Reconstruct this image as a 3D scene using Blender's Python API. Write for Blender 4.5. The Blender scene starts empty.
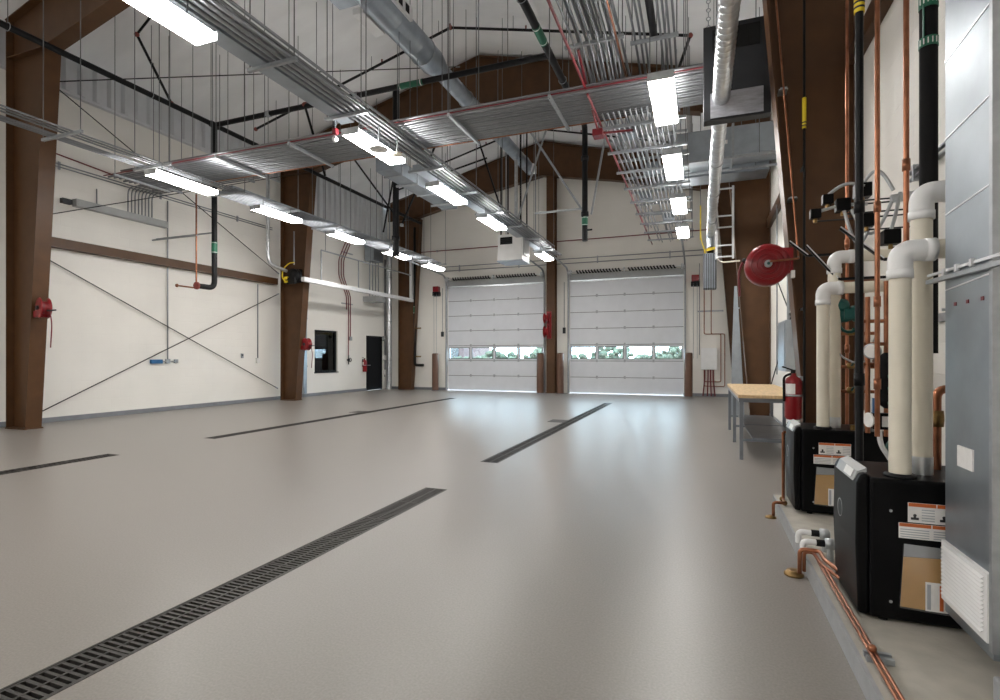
import bpy, bmesh, math, random
from mathutils import Vector
random.seed(7)
scn = bpy.context.scene
C = scn.collection

# ------------------------------------------------------------------ camera, world, exposure
YAW = math.atan(201 / 530)
cam_d = bpy.data.cameras.new('camera')
cam_d.sensor_width = 36
cam_d.lens = 530 * 36 / 1000
cam_d.shift_y = 0.007
cam_d.clip_start = 0.05
cam = bpy.data.objects.new('camera', cam_d)
C.objects.link(cam)
cam.location = (0, 0, 1.33)
cam.rotation_euler = (math.pi / 2, 0, YAW)
scn.camera = cam
world = bpy.data.worlds.new('overcast_sky')
scn.world = world
world.use_nodes = True
wn = world.node_tree.nodes
wn['Background'].inputs[0].default_value = (0.74, 0.88, 1.0, 1)
wn['Background'].inputs[1].default_value = 20.0
vs = scn.view_settings
vs.view_transform = 'Standard'
vs.look = 'None'
vs.exposure = 0.0
vs.gamma = 1.0
vs.use_curve_mapping = False
LAMP = 47.0          # emission of the strip lights

# ------------------------------------------------------------------ materials
def mat(name, col, rough=0.5, metal=0.0, var=0.06, scale=6.0, bump=0.0, bscale=40.0, coat=0.0, spec=0.5, stretch=None):
    m = bpy.data.materials.new(name)
    m.use_nodes = True
    nt = m.node_tree
    b = nt.nodes['Principled BSDF']
    b.inputs['Roughness'].default_value = rough
    b.inputs['Metallic'].default_value = metal
    b.inputs['Specular IOR Level'].default_value = spec
    b.inputs['Coat Weight'].default_value = coat
    b.inputs['Coat Roughness'].default_value = 0.15
    tc = nt.nodes.new('ShaderNodeTexCoord')
    src = tc.outputs['Object']
    if stretch:
        mp = nt.nodes.new('ShaderNodeMapping')
        mp.inputs['Scale'].default_value = stretch
        nt.links.new(src, mp.inputs[0])
        src = mp.outputs[0]
    nz = nt.nodes.new('ShaderNodeTexNoise')
    nz.inputs['Scale'].default_value = scale
    nz.inputs['Detail'].default_value = 5
    nt.links.new(src, nz.inputs['Vector'])
    rp = nt.nodes.new('ShaderNodeValToRGB')
    rp.color_ramp.elements[0].position = 0.3
    rp.color_ramp.elements[1].position = 0.7
    rp.color_ramp.elements[0].color = tuple(max(0, c * (1 - var)) for c in col) + (1,)
    rp.color_ramp.elements[1].color = tuple(min(1, c * (1 + var)) for c in col) + (1,)
    nt.links.new(nz.outputs[0], rp.inputs[0])
    nt.links.new(rp.outputs[0], b.inputs['Base Color'])
    if bump:
        n2 = nt.nodes.new('ShaderNodeTexNoise')
        n2.inputs['Scale'].default_value = bscale
        n2.inputs['Detail'].default_value = 4
        nt.links.new(src, n2.inputs['Vector'])
        bp = nt.nodes.new('ShaderNodeBump')
        bp.inputs['Strength'].default_value = bump
        bp.inputs['Distance'].default_value = 0.02
        nt.links.new(n2.outputs[0], bp.inputs['Height'])
        nt.links.new(bp.outputs[0], b.inputs['Normal'])
    return m

def emis(name, col, s):
    m = bpy.data.materials.new(name)
    m.use_nodes = True
    b = m.node_tree.nodes['Principled BSDF']
    b.inputs['Base Color'].default_value = col + (1,)
    b.inputs['Emission Color'].default_value = col + (1,)
    b.inputs['Emission Strength'].default_value = s
    return m

def glass(name, tint, gloss=0.12, rough=0.02):
    m = bpy.data.materials.new(name)
    m.use_nodes = True
    nt = m.node_tree
    nt.nodes.clear()
    o = nt.nodes.new('ShaderNodeOutputMaterial')
    t = nt.nodes.new('ShaderNodeBsdfTransparent')
    t.inputs[0].default_value = tint + (1,)
    g = nt.nodes.new('ShaderNodeBsdfGlossy')
    g.inputs['Roughness'].default_value = rough
    x = nt.nodes.new('ShaderNodeMixShader')
    x.inputs[0].default_value = gloss
    nt.links.new(t.outputs[0], x.inputs[1])
    nt.links.new(g.outputs[0], x.inputs[2])
    nt.links.new(x.outputs[0], o.inputs[0])
    return m

def block_wall(name, col, axis):
    """painted concrete block: faint joints as relief"""
    m = mat(name, col, 0.55, var=0.02, scale=1.5)
    nt = m.node_tree
    tc = nt.nodes.new('ShaderNodeTexCoord')
    sp = nt.nodes.new('ShaderNodeSeparateXYZ')
    cb = nt.nodes.new('ShaderNodeCombineXYZ')
    nt.links.new(tc.outputs['Object'], sp.inputs[0])
    nt.links.new(sp.outputs['Y' if axis == 'y' else 'X'], cb.inputs[0])
    nt.links.new(sp.outputs['Z'], cb.inputs[1])
    br = nt.nodes.new('ShaderNodeTexBrick')
    br.inputs['Scale'].default_value = 1.0
    br.inputs['Brick Width'].default_value = 0.406
    br.inputs['Row Height'].default_value = 0.203
    br.inputs['Mortar Size'].default_value = 0.006
    br.inputs['Mortar Smooth'].default_value = 0.6
    br.inputs['Color1'].default_value = (1, 1, 1, 1)
    br.inputs['Color2'].default_value = (1, 1, 1, 1)
    br.inputs['Mortar'].default_value = (0, 0, 0, 1)
    nt.links.new(cb.outputs[0], br.inputs['Vector'])
    bp = nt.nodes.new('ShaderNodeBump')
    bp.inputs['Strength'].default_value = 0.35
    bp.inputs['Distance'].default_value = 0.006
    nt.links.new(br.outputs[0], bp.inputs['Height'])
    nt.links.new(bp.outputs[0], nt.nodes['Principled BSDF'].inputs['Normal'])
    return m

M = {}
CREAM = (0.80, 0.775, 0.725)
M['wall_y'] = block_wall('painted_block_side', CREAM, 'y')
M['wall_x'] = block_wall('painted_block_end', CREAM, 'x')
M['liner'] = mat('painted_liner_panel', (0.60, 0.61, 0.63), 0.5, var=0.03)
M['ceil'] = mat('vinyl_faced_insulation', (0.90, 0.905, 0.91), 0.42, var=0.06, scale=1.2, bump=0.55, bscale=1.6, stretch=(0.5, 1.6, 1.0))
M['floor'] = mat('epoxy_floor', (0.226, 0.208, 0.189), 0.34, var=0.12, scale=90, bump=0.03, bscale=220, spec=0.6)
M['pad'] = mat('concrete_pad', (0.41, 0.385, 0.335), 0.7, var=0.10, scale=9, bump=0.1, bscale=60)
M['curb'] = mat('grey_curb_paint', (0.30, 0.31, 0.32), 0.45, var=0.10, scale=12)
M['base'] = mat('grey_cove_base', (0.20, 0.21, 0.23), 0.4, var=0.08)
M['brown'] = mat('brown_steel_paint', (0.085, 0.040, 0.017), 0.4, var=0.12, scale=4, spec=0.28)
M['bollard'] = mat('brown_bollard_sleeve', (0.12, 0.058, 0.035), 0.5, var=0.08)
M['galv'] = mat('galvanised_steel', (0.62, 0.64, 0.66), 0.34, 0.85, var=0.14, scale=14)
M['sheet'] = mat('galvanised_sheet', (0.36, 0.40, 0.44), 0.38, 0.85, var=0.10, scale=5, bump=0.04, bscale=5)
M['rod'] = mat('threaded_rod', (0.16, 0.165, 0.17), 0.5, 0.5)
M['ductsheet'] = mat('dark_duct_sheet', (0.31, 0.345, 0.375), 0.4, 0.8, var=0.16, scale=3, bump=0.05, bscale=4)  # darker, slightly rougher sheet for the tall duct
M['strut'] = mat('strut_channel', (0.38, 0.40, 0.42), 0.42, 0.7, var=0.10, scale=20)
M['emt'] = mat('conduit_steel', (0.25, 0.26, 0.275), 0.30, 0.8, var=0.08, scale=9)
M['black'] = mat('black_iron_pipe', (0.007, 0.007, 0.008), 0.45, var=0.3, scale=10, spec=0.2)
M['blackp'] = mat('black_powder_coat', (0.0045, 0.0045, 0.005), 0.38, var=0.2, scale=6, spec=0.09)
M['rubber'] = mat('black_insulation', (0.010, 0.0095, 0.010), 0.75, var=0.2, spec=0.15)
M['copper'] = mat('copper_tube', (0.31, 0.128, 0.07), 0.30, 0.9, var=0.3, scale=9)
M['brass'] = mat('brass_fitting', (0.27, 0.17, 0.065), 0.4, 0.8, var=0.15, scale=14)
M['pvc'] = mat('cream_plastic_pipe', (0.72, 0.67, 0.56), 0.4, var=0.05, scale=5)
M['pvcw'] = mat('white_plastic_fitting', (0.82, 0.82, 0.82), 0.3, var=0.03)
M['red'] = mat('red_enamel', (0.22, 0.006, 0.010), 0.30, var=0.10, coat=0.2, spec=0.35)
M['redp'] = mat('red_fire_conduit', (0.17, 0.012, 0.018), 0.4, var=0.1)
M['rederr'] = mat('red_oxide_coupling', (0.22, 0.045, 0.035), 0.5, var=0.15)
M['green'] = mat('green_label', (0.012, 0.13, 0.07), 0.5, var=0.1)
M['teal'] = mat('teal_pump_paint', (0.005, 0.085, 0.075), 0.35, var=0.12)
M['yellow'] = mat('yellow_label', (0.80, 0.60, 0.02), 0.5, var=0.05)
M['blue'] = mat('blue_plastic', (0.02, 0.11, 0.26), 0.4, var=0.08)
M['white'] = mat('white_paint', (0.80, 0.80, 0.80), 0.4, var=0.03)
M['paper'] = mat('label_paper', (0.78, 0.77, 0.75), 0.6, var=0.04, scale=30)
M['ink'] = mat('label_ink', (0.03, 0.03, 0.035), 0.6)
M['greyink'] = mat('label_grey_print', (0.38, 0.40, 0.43), 0.6)
M['orange'] = mat('orange_label_strip', (0.55, 0.13, 0.03), 0.5)
M['manila'] = mat('manila_envelope', (0.66, 0.36, 0.10), 0.6, var=0.08, scale=16)
def milky(m, col, f):
    nt = m.node_tree
    o = [n for n in nt.nodes if n.type == 'OUTPUT_MATERIAL'][0]
    src = o.inputs[0].links[0].from_socket
    d = nt.nodes.new('ShaderNodeBsdfDiffuse')
    d.inputs[0].default_value = col + (1,)
    x = nt.nodes.new('ShaderNodeMixShader')
    x.inputs[0].default_value = f
    nt.links.new(src, x.inputs[1])
    nt.links.new(d.outputs[0], x.inputs[2])
    nt.links.new(x.outputs[0], o.inputs[0])
    return m
M['poly'] = glass('clear_poly_pouch', (0.90, 0.92, 0.94), 0.16, 0.3)
milky(M['poly'], (0.7, 0.72, 0.75), 0.05)
M['door'] = mat('overhead_door_skin', (0.68, 0.70, 0.74), 0.42, var=0.03, scale=3)
M['doorg'] = mat('door_edge_gasket', (0.16, 0.17, 0.18), 0.5)
M['dark'] = mat('charcoal_steel', (0.030, 0.032, 0.036), 0.5, var=0.10, spec=0.3)
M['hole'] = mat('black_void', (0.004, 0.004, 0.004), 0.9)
M['grey'] = mat('grey_enamel', (0.36, 0.37, 0.37), 0.4, var=0.06)
M['foil'] = mat('foil_faced_board', (0.46, 0.47, 0.52), 0.42, 0.4, var=0.22, scale=7, stretch=(1, 1, 5))
M['iron'] = mat('cast_iron_grate', (0.035, 0.032, 0.029), 0.5, 0.3, var=0.3, scale=30)
M['slab'] = mat('dark_door_paint', (0.008, 0.009, 0.011), 0.45, spec=0.2)
M['wood'] = mat('plywood_top', (0.56, 0.40, 0.22), 0.5, var=0.18, scale=5, stretch=(6, 1, 1))
M['tsteel'] = mat('table_steel', (0.20, 0.22, 0.25), 0.38, 0.6, var=0.12)
M['alum'] = mat('aluminium_rail', (0.78, 0.79, 0.80), 0.28, 0.6, var=0.04)
M['addedglow'] = emis('added_side_glow', (1.0, 0.98, 0.955), LAMP * 0.9)  # glow added to the fixture sides to lift the ceiling
M['addedofficeglow'] = emis('added_office_glow', (1.0, 0.9, 0.7), 14.0)  # emitter of the added, unseen office panel
M['lamp'] = emis('lamp_diffuser', (1.0, 0.975, 0.94), LAMP)
M['glass'] = glass('door_glass', (0.86, 0.93, 0.95))
M['tint'] = glass('office_glass', (0.42, 0.47, 0.49), 0.05)
M['flex'] = mat('flexible_metal_conduit', (0.42, 0.44, 0.45), 0.38, 0.6, var=0.1)
M['leaf'] = mat('tree_leaves', (0.038, 0.052, 0.030), 0.8, var=0.4, scale=3, bump=0.8, bscale=4)
M['bark'] = mat('tree_bark', (0.08, 0.055, 0.04), 0.9)
M['brick'] = mat('far_brick', (0.075, 0.045, 0.042), 0.8, var=0.15)
M['asph'] = mat('asphalt', (0.10, 0.10, 0.10), 0.9, var=0.1)
M['officewall'] = mat('office_wall', (0.62, 0.52, 0.30), 0.6)

# ------------------------------------------------------------------ mesh helpers
ORG = {}
V = Vector

def frame_of(d):
    d = d.normalized()
    a = V((0, 0, 1)) if abs(d.z) < 0.9 else V((1, 0, 0))
    u = d.cross(a).normalized()
    return u, d.cross(u).normalized()

def bend(pts, R, seg=5):
    pts = [V(p) for p in pts]
    out = [pts[0]]
    for i in range(1, len(pts) - 1):
        a, b, c = pts[i - 1], pts[i], pts[i + 1]
        d1, d2 = (a - b), (c - b)
        r = min(R, d1.length * 0.48, d2.length * 0.48)
        p1, p2 = b + d1.normalized() * r, b + d2.normalized() * r
        for k in range(seg + 1):
            t = k / seg
            out.append(p1 * (1 - t) ** 2 + b * 2 * t * (1 - t) + p2 * t * t)
    out.append(pts[-1])
    return out

class MB:
    def __init__(s):
        s.v, s.f, s.s = [], [], []
    def add(s, vs, fs, smooth=False):
        n = len(s.v)
        s.v += [V(p) for p in vs]
        for f in fs:
            s.f.append([i + n for i in f])
            s.s.append(smooth)
        return s
    def box(s, x0, x1, y0, y1, z0, z1):
        p = [(x, y, z) for x in (x0, x1) for y in (y0, y1) for z in (z0, z1)]
        return s.add(p, [(0, 1, 3, 2), (4, 6, 7, 5), (0, 4, 5, 1), (2, 3, 7, 6), (0, 2, 6, 4), (1, 5, 7, 3)])
    def bar(s, a, b, w, h, up=None):
        a, b = V(a), V(b)
        d = (b - a).normalized()
        if up is None:
            u, v = frame_of(d)
        else:
            v = V(up)
            u = d.cross(v).normalized()
            v = u.cross(d).normalized()
        p = []
        for q in (a, b):
            for i, j in ((-1, -1), (1, -1), (1, 1), (-1, 1)):
                p.append(q + u * i * w / 2 + v * j * h / 2)
        return s.add(p, [(0, 1, 2, 3), (7, 6, 5, 4), (0, 4, 5, 1), (1, 5, 6, 2), (2, 6, 7, 3), (3, 7, 4, 0)])
    def tube(s, pts, r, n=10, caps=True):
        pts = [V(p) for p in pts]
        k = len(pts)
        rs = r if isinstance(r, (list, tuple)) else [r] * k
        d0 = (pts[1] - pts[0]).normalized()
        u, w = frame_of(d0)
        vs = []
        for i in range(k):
            if i == 0: d = pts[1] - pts[0]
            elif i == k - 1: d = pts[-1] - pts[-2]
            else: d = (pts[i] - pts[i - 1]).normalized() + (pts[i + 1] - pts[i]).normalized()
            d.normalize()
            u = (u - d * u.dot(d)).normalized()
            w = d.cross(u)
            for j in range(n):
                a = 2 * math.pi * j / n
                vs.append(pts[i] + (u * math.cos(a) + w * math.sin(a)) * rs[i])
        fs = []
        for i in range(k - 1):
            for j in range(n):
                fs.append((i * n + j, i * n + (j + 1) % n, (i + 1) * n + (j + 1) % n, (i + 1) * n + j))
        s.add(vs, fs, True)
        if caps:
            s.add(vs[:n], [tuple(range(n))])
            s.add(vs[-n:], [tuple(range(n))])
        return s
    def cyl(s, a, b, r, n=14, caps=True):
        return s.tube([a, b], r, n, caps)
    def lathe(s, prof, o, d, n=20):
        """prof: (radius, distance along d) pairs"""
        d = V(d).normalized()
        u, w = frame_of(d)
        o = V(o)
        vs = []
        for r, t in prof:
            for j in range(n):
                a = 2 * math.pi * j / n
                vs.append(o + d * t + (u * math.cos(a) + w * math.sin(a)) * max(r, 1e-4))
        fs = []
        for i in range(len(prof) - 1):
            for j in range(n):
                fs.append((i * n + j, i * n + (j + 1) % n, (i + 1) * n + (j + 1) % n, (i + 1) * n + j))
        s.add(vs, fs, True)
        for i in (0, len(prof) - 1):
            if prof[i][0] > 1e-3:
                s.add(vs[i * n:(i + 1) * n], [tuple(range(n))])
        return s
    def ball(s, c, r, n=10, sx=1, sy=1, sz=1):
        c = V(c)
        vs, fs = [], []
        m = n // 2 + 1
        for i in range(m + 1):
            t = math.pi * i / m
            for j in range(n):
                a = 2 * math.pi * j / n
                vs.append(c + V((sx * math.sin(t) * math.cos(a), sy * math.sin(t) * math.sin(a), sz * math.cos(t))) * r)
        for i in range(m):
            for j in range(n):
                fs.append((i * n + j, i * n + (j + 1) % n, (i + 1) * n + (j + 1) % n, (i + 1) * n + j))
        return s.add(vs, fs, True)
    def prism(s, loop, vec):
        vec = V(vec)
        n = len(loop)
        a = [V(p) for p in loop]
        vs = a + [p + vec for p in a]
        fs = [tuple(range(n)), tuple(range(2 * n - 1, n - 1, -1))]
        for i in range(n):
            fs.append((i, (i + 1) % n, n + (i + 1) % n, n + i))
        return s.add(vs, fs)
    def ring(s, c, R, r, axis, n=20, m=8):
        u, w = frame_of(V(axis))
        c = V(c)
        pts = [c + (u * math.cos(2 * math.pi * i / n) + w * math.sin(2 * math.pi * i / n)) * R for i in range(n)]
        ax = V(axis).normalized()
        vs, fs = [], []
        for i in range(n):
            o = (pts[i] - c).normalized()
            for j in range(m):
                a = 2 * math.pi * j / m
                vs.append(pts[i] + (o * math.cos(a) + ax * math.sin(a)) * r)
        for i in range(n):
            for j in range(m):
                fs.append((i * m + j, i * m + (j + 1) % m, ((i + 1) % n) * m + (j + 1) % m, ((i + 1) % n) * m + j))
        return s.add(vs, fs, True)
    def mesh(s, name, m, org=(0, 0, 0)):
        me = bpy.data.meshes.new(name)
        o = V(org)
        me.from_pydata([p - o for p in s.v], [], s.f)
        me.polygons.foreach_set('use_smooth', s.s)
        bm = bmesh.new()
        bm.from_mesh(me)
        bmesh.ops.recalc_face_normals(bm, faces=bm.faces)
        bm.to_mesh(me)
        bm.free()
        me.materials.append(M[m])
        return me
    def build(s, name, m, parent=None, org=None, bevel=0):
        if parent is not None:
            org = ORG[parent.name]
        elif org is None:
            lo = [min(p[i] for p in s.v) for i in range(3)]
            hi = [max(p[i] for p in s.v) for i in range(3)]
            org = V(((lo[0] + hi[0]) / 2, (lo[1] + hi[1]) / 2, lo[2]))
        ob = bpy.data.objects.new(name, s.mesh(name, m, org))
        C.objects.link(ob)
        if parent is not None:
            ob.parent = parent
        else:
            ob.location = org
        ORG[ob.name] = V(org)
        if bevel:
            bv = ob.modifiers.new('bevel', 'BEVEL')
            bv.width = bevel
            bv.segments = 3
            bv.limit_method = 'ANGLE'
        return ob

def inst(name, me, parent, loc):
    ob = bpy.data.objects.new(name, me)
    C.objects.link(ob)
    if parent is not None:
        ob.parent = parent
        ob.location = V(loc) - ORG[parent.name]
    else:
        ob.location = V(loc)
    ORG[ob.name] = V(loc)
    return ob

def tag(o, label, cat, group=None):
    o['label'] = label
    o['category'] = cat
    if group: o['group'] = group
    return o

def thing(name, label, cat, loc, group=None):
    o = bpy.data.objects.new(name, None)
    o.empty_display_size = 0.1
    C.objects.link(o)
    o.location = loc
    ORG[o.name] = V(loc)
    return tag(o, label, cat, group)

def struct(o, label=None):
    o['kind'] = 'structure'
    if label: o['label'] = label
    return o

def B(*a): return MB().box(*a)
def TB(pts, r, R=0.1, n=10): return MB().tube(bend(pts, R), r, n)

# ------------------------------------------------------------------ the shell
XL, XR, YF, YB = -12.4, 1.42, 19.2, -8.0
XM = (XL + XR) / 2
HW = (XR - XL) / 2
def cz(x): return 7.6 + 0.25 * (HW - abs(x - XM))

DW = 0.12       # half width of a trench drain
DR = {-2.5: [(-1.0, 4.78), (6.2, 15.4)], -7.5: [(-1.0, 4.9), (6.4, 15.5)]}
fb = MB()
fb.box(XL, -7.5 - DW, YB, YF, -0.2, 0)
fb.box(-7.5 + DW, -2.5 - DW, YB, YF, -0.2, 0)
fb.box(-2.5 + DW, XR, YB, YF, -0.2, 0)
for x, segs in DR.items():
    y = YB
    for a, b in segs:
        fb.box(x - DW, x + DW, y, a, -0.2, 0)
        y = b
    fb.box(x - DW, x + DW, y, YF, -0.2, 0)
struct(fb.build('floor', 'floor'), 'grey speckled epoxy floor of the vehicle bay')

# left wall with a window and a door opening
WY0, WY1, WZ0, WZ1 = 14.75, 15.98, 0.80, 2.27
DY0, DY1, DZ = 17.75, 18.85, 2.18
m = MB()
for a in ((YB, WY0, 0, 7.6), (WY0, WY1, 0, WZ0), (WY0, WY1, WZ1, 7.6), (WY1, DY0, 0, 7.6), (DY0, DY1, DZ, 7.6), (DY1, YF, 0, 7.6)):
    m.box(XL - 0.2, XL, a[0], a[1], a[2], a[3])
wall_left = struct(m.build('wall_left', 'wall_y'), 'cream painted block side wall')
liner = B(XL, XL + 0.03, YB, YF, 6.85, 7.6).build('corrugated_liner', 'liner', wall_left)
rib = MB().prism([(0, -0.07, 0), (0.09, -0.035, 0), (0.09, 0.035, 0), (0, 0.07, 0)], (0, 0, 0.72)).mesh('rib', 'liner')
rib2 = MB().prism([(0, -0.07, 0), (0.09, -0.035, 0), (0.09, 0.035, 0), (0, 0.07, 0)], (0, 0, 1.86)).mesh('rib', 'liner')
y = 4.4
while y < 19:
    if y < 13.3: inst('rib', rib, liner, (XL + 0.028, y, 6.865))
    else: inst('rib', rib2, liner, (XL + 0.028, y, 5.71))
    y += 0.3
B(XL, XL + 0.03, 13.3, YF, 5.70, 6.85).build('corrugated_liner_skirt', 'liner', wall_left)
B(XL, XL + 0.12, 4.0, 13.3, 6.80, 6.855).build('liner_sill', 'liner', wall_left)
struct(B(XR, XR + 0.2, YB, YF, 0, 7.6).build('wall_right', 'wall_y'), 'cream painted block wall behind the boilers')
struct(B(XL, XR, YB - 0.2, YB, 0, 9.4).build('wall_rear', 'wall_x'))
D1 = (-9.52, -5.54)
D2 = (-4.52, -0.56)
DT = 4.15
m = MB()
m.box(XL, D1[0], YF, YF + 0.25, 0, DT)
m.box(D1[1], D2[0], YF, YF + 0.25, 0, DT)
m.box(D2[1], XR, YF, YF + 0.25, 0, DT)
m.prism([(XL, YF, DT), (XR, YF, DT), (XR, YF, 7.6), (XM, YF, 9.4), (XL, YF, 7.6)], (0, 0.25, 0))
struct(m.build('wall_far', 'wall_x'), 'cream gable wall with the two overhead doors')
# ceiling: insulation billowing between purlins
m = MB()
nx, ny = 74, 60
vs_, fs_ = [], []
for i in range(nx + 1):
    x = XL - 0.1 + (XR - XL + 0.2) * i / nx
    for j in range(ny + 1):
        y = YB + (YF - YB) * j / ny
        dz = 0.05 * abs(math.cos(math.pi * (x - XM) / 1.53)) ** 0.6 + 0.012 * math.sin(y * 2.1 + x * 1.7)
        vs_.append((x, y, cz(x) + 0.02 + dz))
for i in range(nx):
    for j in range(ny):
        a = i * (ny + 1) + j
        fs_.append((a, a + 1, a + ny + 2, a + ny + 1))
m.add(vs_, fs_, True)
struct(m.build('ceiling', 'ceil', org=(0, 0, 0)), 'white vinyl faced insulated roof')
struct(B(XL, XL + 0.02, YB, DY0, 0, 0.1).build('baseboard_left', 'base'))
m = MB()
m.box(XL, D1[0], YF - 0.02, YF, 0, 0.1)
m.box(D2[1], XR, YF - 0.02, YF, 0, 0.1)
struct(m.build('baseboard_far', 'base'))
struct(B(XR - 0.02, XR, 5.3, YF, 0, 0.1).build('baseboard_right', 'base'))

# office window
w = bpy.data.objects.new('window_1', None)
C.objects.link(w)
w.location = (XL, (WY0 + WY1) / 2, WZ0)
ORG[w.name] = V(w.location)
struct(w, 'black framed interior window looking into a dim room')
m = MB()
t = 0.06
m.box(XL - 0.16, XL - 0.06, WY0, WY0 + t, WZ0, WZ1).box(XL - 0.16, XL - 0.06, WY1 - t, WY1, WZ0, WZ1)
m.box(XL - 0.16, XL - 0.06, WY0 + t, WY1 - t, WZ0, WZ0 + t).box(XL - 0.16, XL - 0.06, WY0 + t, WY1 - t, WZ1 - t, WZ1)
m.build('window_frame', 'slab', w)
B(XL - 0.115, XL - 0.105, WY0 + t, WY1 - t, WZ0 + t, WZ1 - t).build('pane', 'tint', w)
B(XL - 0.06, XL + 0.03, WY0 - 0.02, WY1 + 0.02, WZ0 - 0.03, WZ0).build('window_sill', 'slab', w)
m = MB()
m.box(-16.0, -15.8, 12.5, 18, 0, 2.8).box(-15.8, -12.6, 12.4, 12.5, 0, 2.8).box(-15.8, -12.6, 18, 18.1, 0, 2.8)
m.box(-15.8, -12.6, 12.5, 18, 2.75, 2.8).box(-15.8, -12.6, 12.5, 18, -0.1, 0)
struct(m.build('wall_office', 'officewall'))
struct(B(-13.9, -13.8, 15.55, 15.68, 0, 2.75).build('trim_2', 'white'))
struct(B(-13.9, -13.86, 15.7, 17.6, 0, 2.2).build('trim_3', 'slab'))
t = thing('added_office_light', 'small unseen lit panel added to brighten the room behind the office window', 'light', (-14.6, 14.6, 2.7))  # unseen light, added only to brighten the room behind the window
B(-14.9, -14.3, 14.3, 14.9, 2.71, 2.75).build('frame', 'white', t)
B(-14.87, -14.33, 14.33, 14.87, 2.70, 2.71).build('diffuser', 'addedofficeglow', t)
# man door
d = bpy.data.objects.new('door_1', None)
C.objects.link(d)
d.location = (XL, (DY0 + DY1) / 2, 0)
ORG[d.name] = V(d.location)
struct(d, 'black steel personnel door in the side wall')
m = MB()
m.box(XL - 0.2, XL + 0.02, DY0, DY0 + 0.05, 0, DZ).box(XL - 0.2, XL + 0.02, DY1 - 0.05, DY1, 0, DZ).box(XL - 0.2, XL + 0.02, DY0 + 0.05, DY1 - 0.05, DZ - 0.05, DZ)
m.build('door_frame', 'slab', d)
s_ = B(XL - 0.08, XL - 0.03, DY0 + 0.052, DY1 - 0.052, 0.005, DZ - 0.052).build('door_leaf', 'slab', d)
TB([(XL - 0.03, DY0 + 0.13, 1.0), (XL + 0.02, DY0 + 0.13, 1.0), (XL + 0.02, DY0 + 0.26, 1.0)], 0.011, 0.02).build('lever_handle', 'galv', s_)

# overhead doors
def overhead_door(n, x0, x1, label):
    d = bpy.data.objects.new('door_%d' % n, None)
    C.objects.link(d)
    d.location = ((x0 + x1) / 2, YF + 0.06, 0)
    ORG[d.name] = V(d.location)
    struct(d, label)
    y0, y1 = YF + 0.03, YF + 0.08
    H = DT / 7
    for k in range(7):
        z0, z1 = k * H + 0.011, (k + 1) * H - 0.011
        if k == 2:
            p = MB()
            p.box(x0, x1, y0, y1, z0, z0 + 0.055).box(x0, x1, y0, y1, z1 - 0.055, z1)
            xs = [x0 + (x1 - x0) * i / 4 for i in range(5)]
            for i in range(5):
                a = max(x0, xs[i] - 0.04)
                b = min(x1, xs[i] + 0.04)
                p.box(a, b, y0, y1, z0 + 0.055, z1 - 0.055)
            o = p.build('glazed_section', 'door', d)
            for i in range(4):
                a, b = xs[i] + 0.04, xs[i + 1] - 0.04
                B(a, b, y0 + 0.02, y0 + 0.026, z0 + 0.055, z1 - 0.055).build('pane', 'glass', o)
                g = MB()
                e = 0.028
                zz0, zz1 = z0 + 0.055, z1 - 0.055
                g.box(a, a + e, y0 - 0.006, y0 + 0.018, zz0, zz1).box(b - e, b, y0 - 0.006, y0 + 0.018, zz0, zz1)
                g.box(a + e, b - e, y0 - 0.006, y0 + 0.018, zz0, zz0 + e).box(a + e, b - e, y0 - 0.006, y0 + 0.018, zz1 - e, zz1)
                g.build('pane_gasket', 'doorg', o)
        else:
            p = MB()
            p.box(x0, x1, y0, y1, z0, z1)
            p.box(x0, x1, y0 - 0.008, y0, z0 + 0.19, z0 + 0.205).box(x0, x1, y0 - 0.008, y0, z0 + 0.38, z0 + 0.395)
            o = p.build('door_section', 'door', d)
        if k < 6:
            for i in range(1, 4):
                xx = x0 + (x1 - x0) * i / 4
                B(xx - 0.035, xx + 0.035, y0 - 0.02, y0, z1 - 0.03, z1 + 0.07).build('hinge', 'strut', o)
    for z0, z1 in [(k * H - 0.011, k * H + 0.011) for k in range(1, 7)]:
        B(x0, x1, y0 + 0.012, y1 - 0.002, z0, z1).build('joint_seal', 'doorg', d)
    # top strut and header plate
    B(x0, x1, y0 - 0.05, y0 - 0.01, DT - 0.07, DT - 0.02).build('top_strut', 'galv', d)
    return d
overhead_door(2, D1[0], D1[1], 'white sectional overhead door beside the corner hose station')
overhead_door(3, D2[0], D2[1], 'white sectional overhead door nearest the boilers')

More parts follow.
